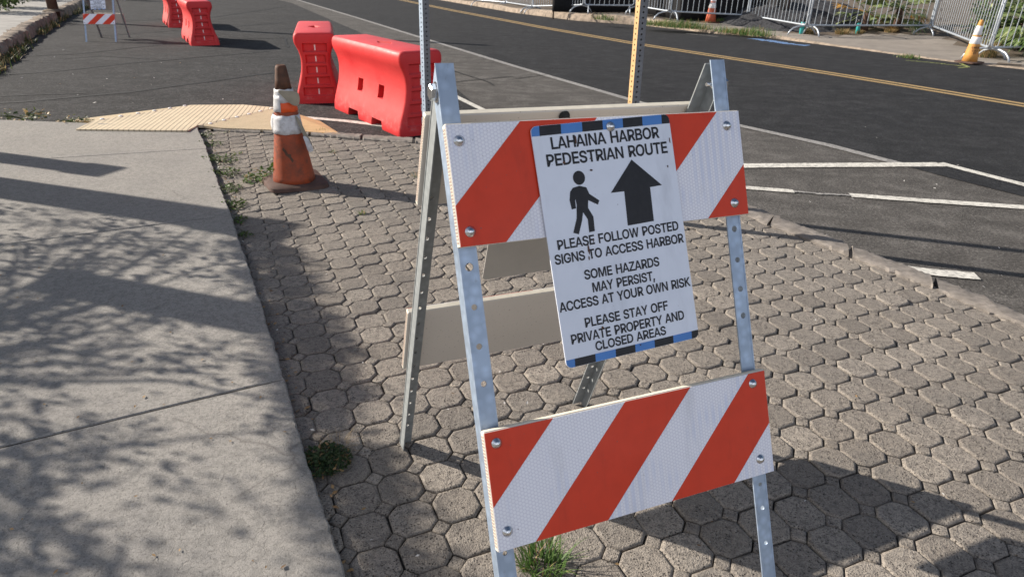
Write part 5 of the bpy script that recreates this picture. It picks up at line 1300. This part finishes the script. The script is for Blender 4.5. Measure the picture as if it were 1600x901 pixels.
# wooden pole and hedge at the upper left
root = empty('wooden_pole', G(84, 18, .14), 0, 'dark brown wooden pole standing on the left pavement', 'pole')
mb = MB(); mb.tube([(0, 0, -.2), (.0, 0, .5), (-.06, 0, 2.6), (-.1, 0, 5.2)], [.11, .10, .095, .085], 14); mb.build('shaft', M['wood'], root)
mb = MB(); mb.lathe([(.22, 0), (.2, .02), (.12, .05)], 16); mb.build('soil_collar', M['soil'], root)
for (x, y, rx, rz_, n, lab) in [(2, 22, .75, .55, 1600, 'bright green bush at the top left corner of the pavement'), (28, 14, .7, .6, 1400, 'bush with dark gaps right of the corner bush'), (62, 2, .8, .5, 1200, 'brownish bush farther along the left pavement')]:
    q = G(x, y, .14); shrub(q+Vector((-.6, .5, -.05)), rx, rz_, n, .085, lab, [M['leaf'], M['leaf_dark'], M['grass_dull']], 'bushes beside the left pavement')

# ------------------------------------------------------------------ what throws the shade on the pavement: a tree, plus unseen pillars and a box added for their shadows
AZv = Vector((math.cos(SUN_AZ), math.sin(SUN_AZ), 0)); KL = 1/math.tan(SUN_EL)
def cast(gx, gy, h): return Vector((gx, gy, 0))-AZv*(h*KL)+Vector((0, 0, h))
rt = random.Random(21)
foot_poly = [(-3.6, 3.6), (-2.4, 3.42), (-1.5, 3.3), (-.98, 2.75), (-.72, 2.25), (-.50, 1.85), (-.30, 1.45), (-.22, 1.0), (-.3, .4), (-1.0, -.3), (-3.0, -.5), (-5, 1.0)]
tc = cast(-1.7, 1.7, 1.8)
trunk_base = Vector((tc.x-.5, tc.y-.2, .0))
root = empty('tree', trunk_base, 0, 'leafy street tree left of the picture whose crown dapples the pavement', 'tree')
mb = MB(); twig = []
mb.tube([(0, 0, -.2), (.05, .02, .9), (.15, .05, 1.2), (.3, .1, 1.6)], [.11, .10, .085, .06], 12)
top = Vector((.3, .1, 1.6))
anchors = []
tries = 0
while len(anchors) < 520 and tries < 20000:
    tries += 1
    gx, gy = rt.uniform(-5, 0), rt.uniform(-.5, 3.7)
    if not inpoly(gx, gy, foot_poly): continue
    h_ = rt.uniform(.95, 1.9)
    while True:                     # keep the crown clear of the picture's left edge
        pc = cast(gx, gy, h_)-Vector((0, 0, CH)); px_ = 800+FPX*pc.dot(RT)/max(.2, pc.dot(FW))
        if px_ < -150 or h_ > 3: break
        h_ += .15
    # the light gap towards the lower right, denser at the left and along the paver edge
    dens = .40+1.25*max(0, min(1, (-.85-gx)/1.1))+.9*noise.noise((gx*1.3, gy*1.3, 4.2))
    edge_d = min((Vector((gx, gy))-q.xy).length for q in edge_w[3:10])
    if rt.random() > dens: continue
    anchors.append((cast(gx, gy, h_), False))
for a, _ in anchors[::2]:
    e = a-trunk_base; mid = top.lerp(e, .5)+Vector((rt.gauss(0, .12), rt.gauss(0, .12), .12)); mb.tube([top, mid, e], [.016, .009, .004], 5)
for i in range(150):
    q = edge_w[2].lerp(edge_w[2], 0); k_ = rt.uniform(.30, .97)*(len(ew)-1)*.80; q = ew[int(k_)]
    if q.y > 3.15 or q.y < .3: continue
    anchors.append((cast(q.x+rt.uniform(.05, .19), q.y+rt.uniform(0, .07), rt.uniform(1.5, 2.1)), True))
mb.build('trunk', M['wood'], root)
mb = MB()
for a, dense in anchors:
    c_ = a-trunk_base
    for k in range(52 if dense else 34):
        q = c_+Vector((rt.gauss(0, .035 if dense else .075), rt.gauss(0, .035 if dense else .06), rt.gauss(0, .035 if dense else .05))); s = rt.uniform(.022, .052)
        u = Vector((rt.gauss(0, 1), rt.gauss(0, 1), rt.gauss(0, .6))).normalized(); b = u.cross(Vector((rt.gauss(0, 1), rt.gauss(0, 1), rt.gauss(0, 1)))).normalized()
        mb.face([q-u*s*.5, q-u*s*.15+b*s*.22, q+u*s*.2+b*s*.2, q+u*s*.5, q+u*s*.2-b*s*.2, q-u*s*.15-b*s*.22], 0)
mb.build('crown', [M['leaf']], root, fix=False)
def pillar(gpix_end, width, Hh_, lab, z0=0, thin=False):
    """a pillar whose shadow ends at the given pavement point"""
    e = G(*gpix_end, .03); q = cast(e.x, e.y, Hh_)
    root = empty('shadow_caster', (q.x, q.y, 0), SUN_AZ, lab, 'pillar', 'added shadow casters left of the picture')
    mb = MB(); w_ = width/2
    if z0:
        mb.box((-w_, -w_, z0), (w_, w_, Hh_), bev=.01); mb.build('shadow_box', M['galv_dark'], root)
        mb = MB(); mb.tube([(-.0, 0, -.1), (0, 0, z0+.1)], .012, 8); mb.build('pole', M['galv_dark'], root)
    else:
        mb.box((-w_, -w_, -.1), (w_, w_, Hh_-.06), bev=.01); mb.build('shaft', M['wall'], root)
        mb = MB(); mb.box((-w_-.02, -w_-.02, Hh_-.059), (w_+.02, w_+.02, Hh_), bev=.01); mb.build('coping', M['wall'], root)
    return root
pillar((405, 352), .30, 2.3, 'nearer unseen pillar added for its shadow crossing the pavement')
pillar((168, 268), .20, 1.7, 'slimmer unseen pillar added for its shadow, farther along the left side')
pillar((412, 500), .22, 2.0, 'added shadow-casting box on a thin pole left of the picture', z0=1.5)  # box added to throw the blunt rectangular shadow

# ------------------------------------------------------------------ bits lying about
mb = MB(); rl = random.Random(11)
def fleck(q, s, mi):
    a = rl.uniform(0, 6.28); u = Vector((math.cos(a), math.sin(a), rl.gauss(0, .12))); v = Vector((-math.sin(a), math.cos(a), rl.gauss(0, .12)))
    mb.face([q-u*s, q+v*s*.4+Vector((0, 0, s*.15)), q+u*s*.8, q-v*s*.45], mi)
for k in range(80):
    x, y = rl.uniform(0, 470), rl.uniform(5, 190); q = G(x, y, ZA+.012); fleck(q, rl.uniform(.006, .02), 0 if rl.random() < .7 else 1)
for k in range(60):
    x, y = rl.uniform(420, 1600), rl.uniform(300, 900); q = G(x, y, .006)
    if inpoly(q.x, q.y, region): fleck(q, rl.uniform(.003, .008), 0 if rl.random() < .6 else 1)
for k in range(170):
    i = rl.randrange(30, 380); q = ew[i]+Vector((rl.gauss(.03, .03), rl.gauss(0, .02), .006)); fleck(q, rl.uniform(.004, .013), 1 if rl.random() < .8 else 0)
for k in range(40):
    x, y = rl.uniform(0, 480), rl.uniform(260, 900); q = G(x, y, .034); fleck(q, rl.uniform(.004, .010), 1)
for k in range(34):
    x, y = rl.uniform(1100, 1600), rl.uniform(40, 480); q = G(x, y, ZA+.016)
    if not inpoly(q.x, q.y, region): fleck(q, rl.uniform(.005, .013), 0)
tag(mb.build('litter', [M['litter'], M['leaf_dry']], fix=False), kind='stuff')
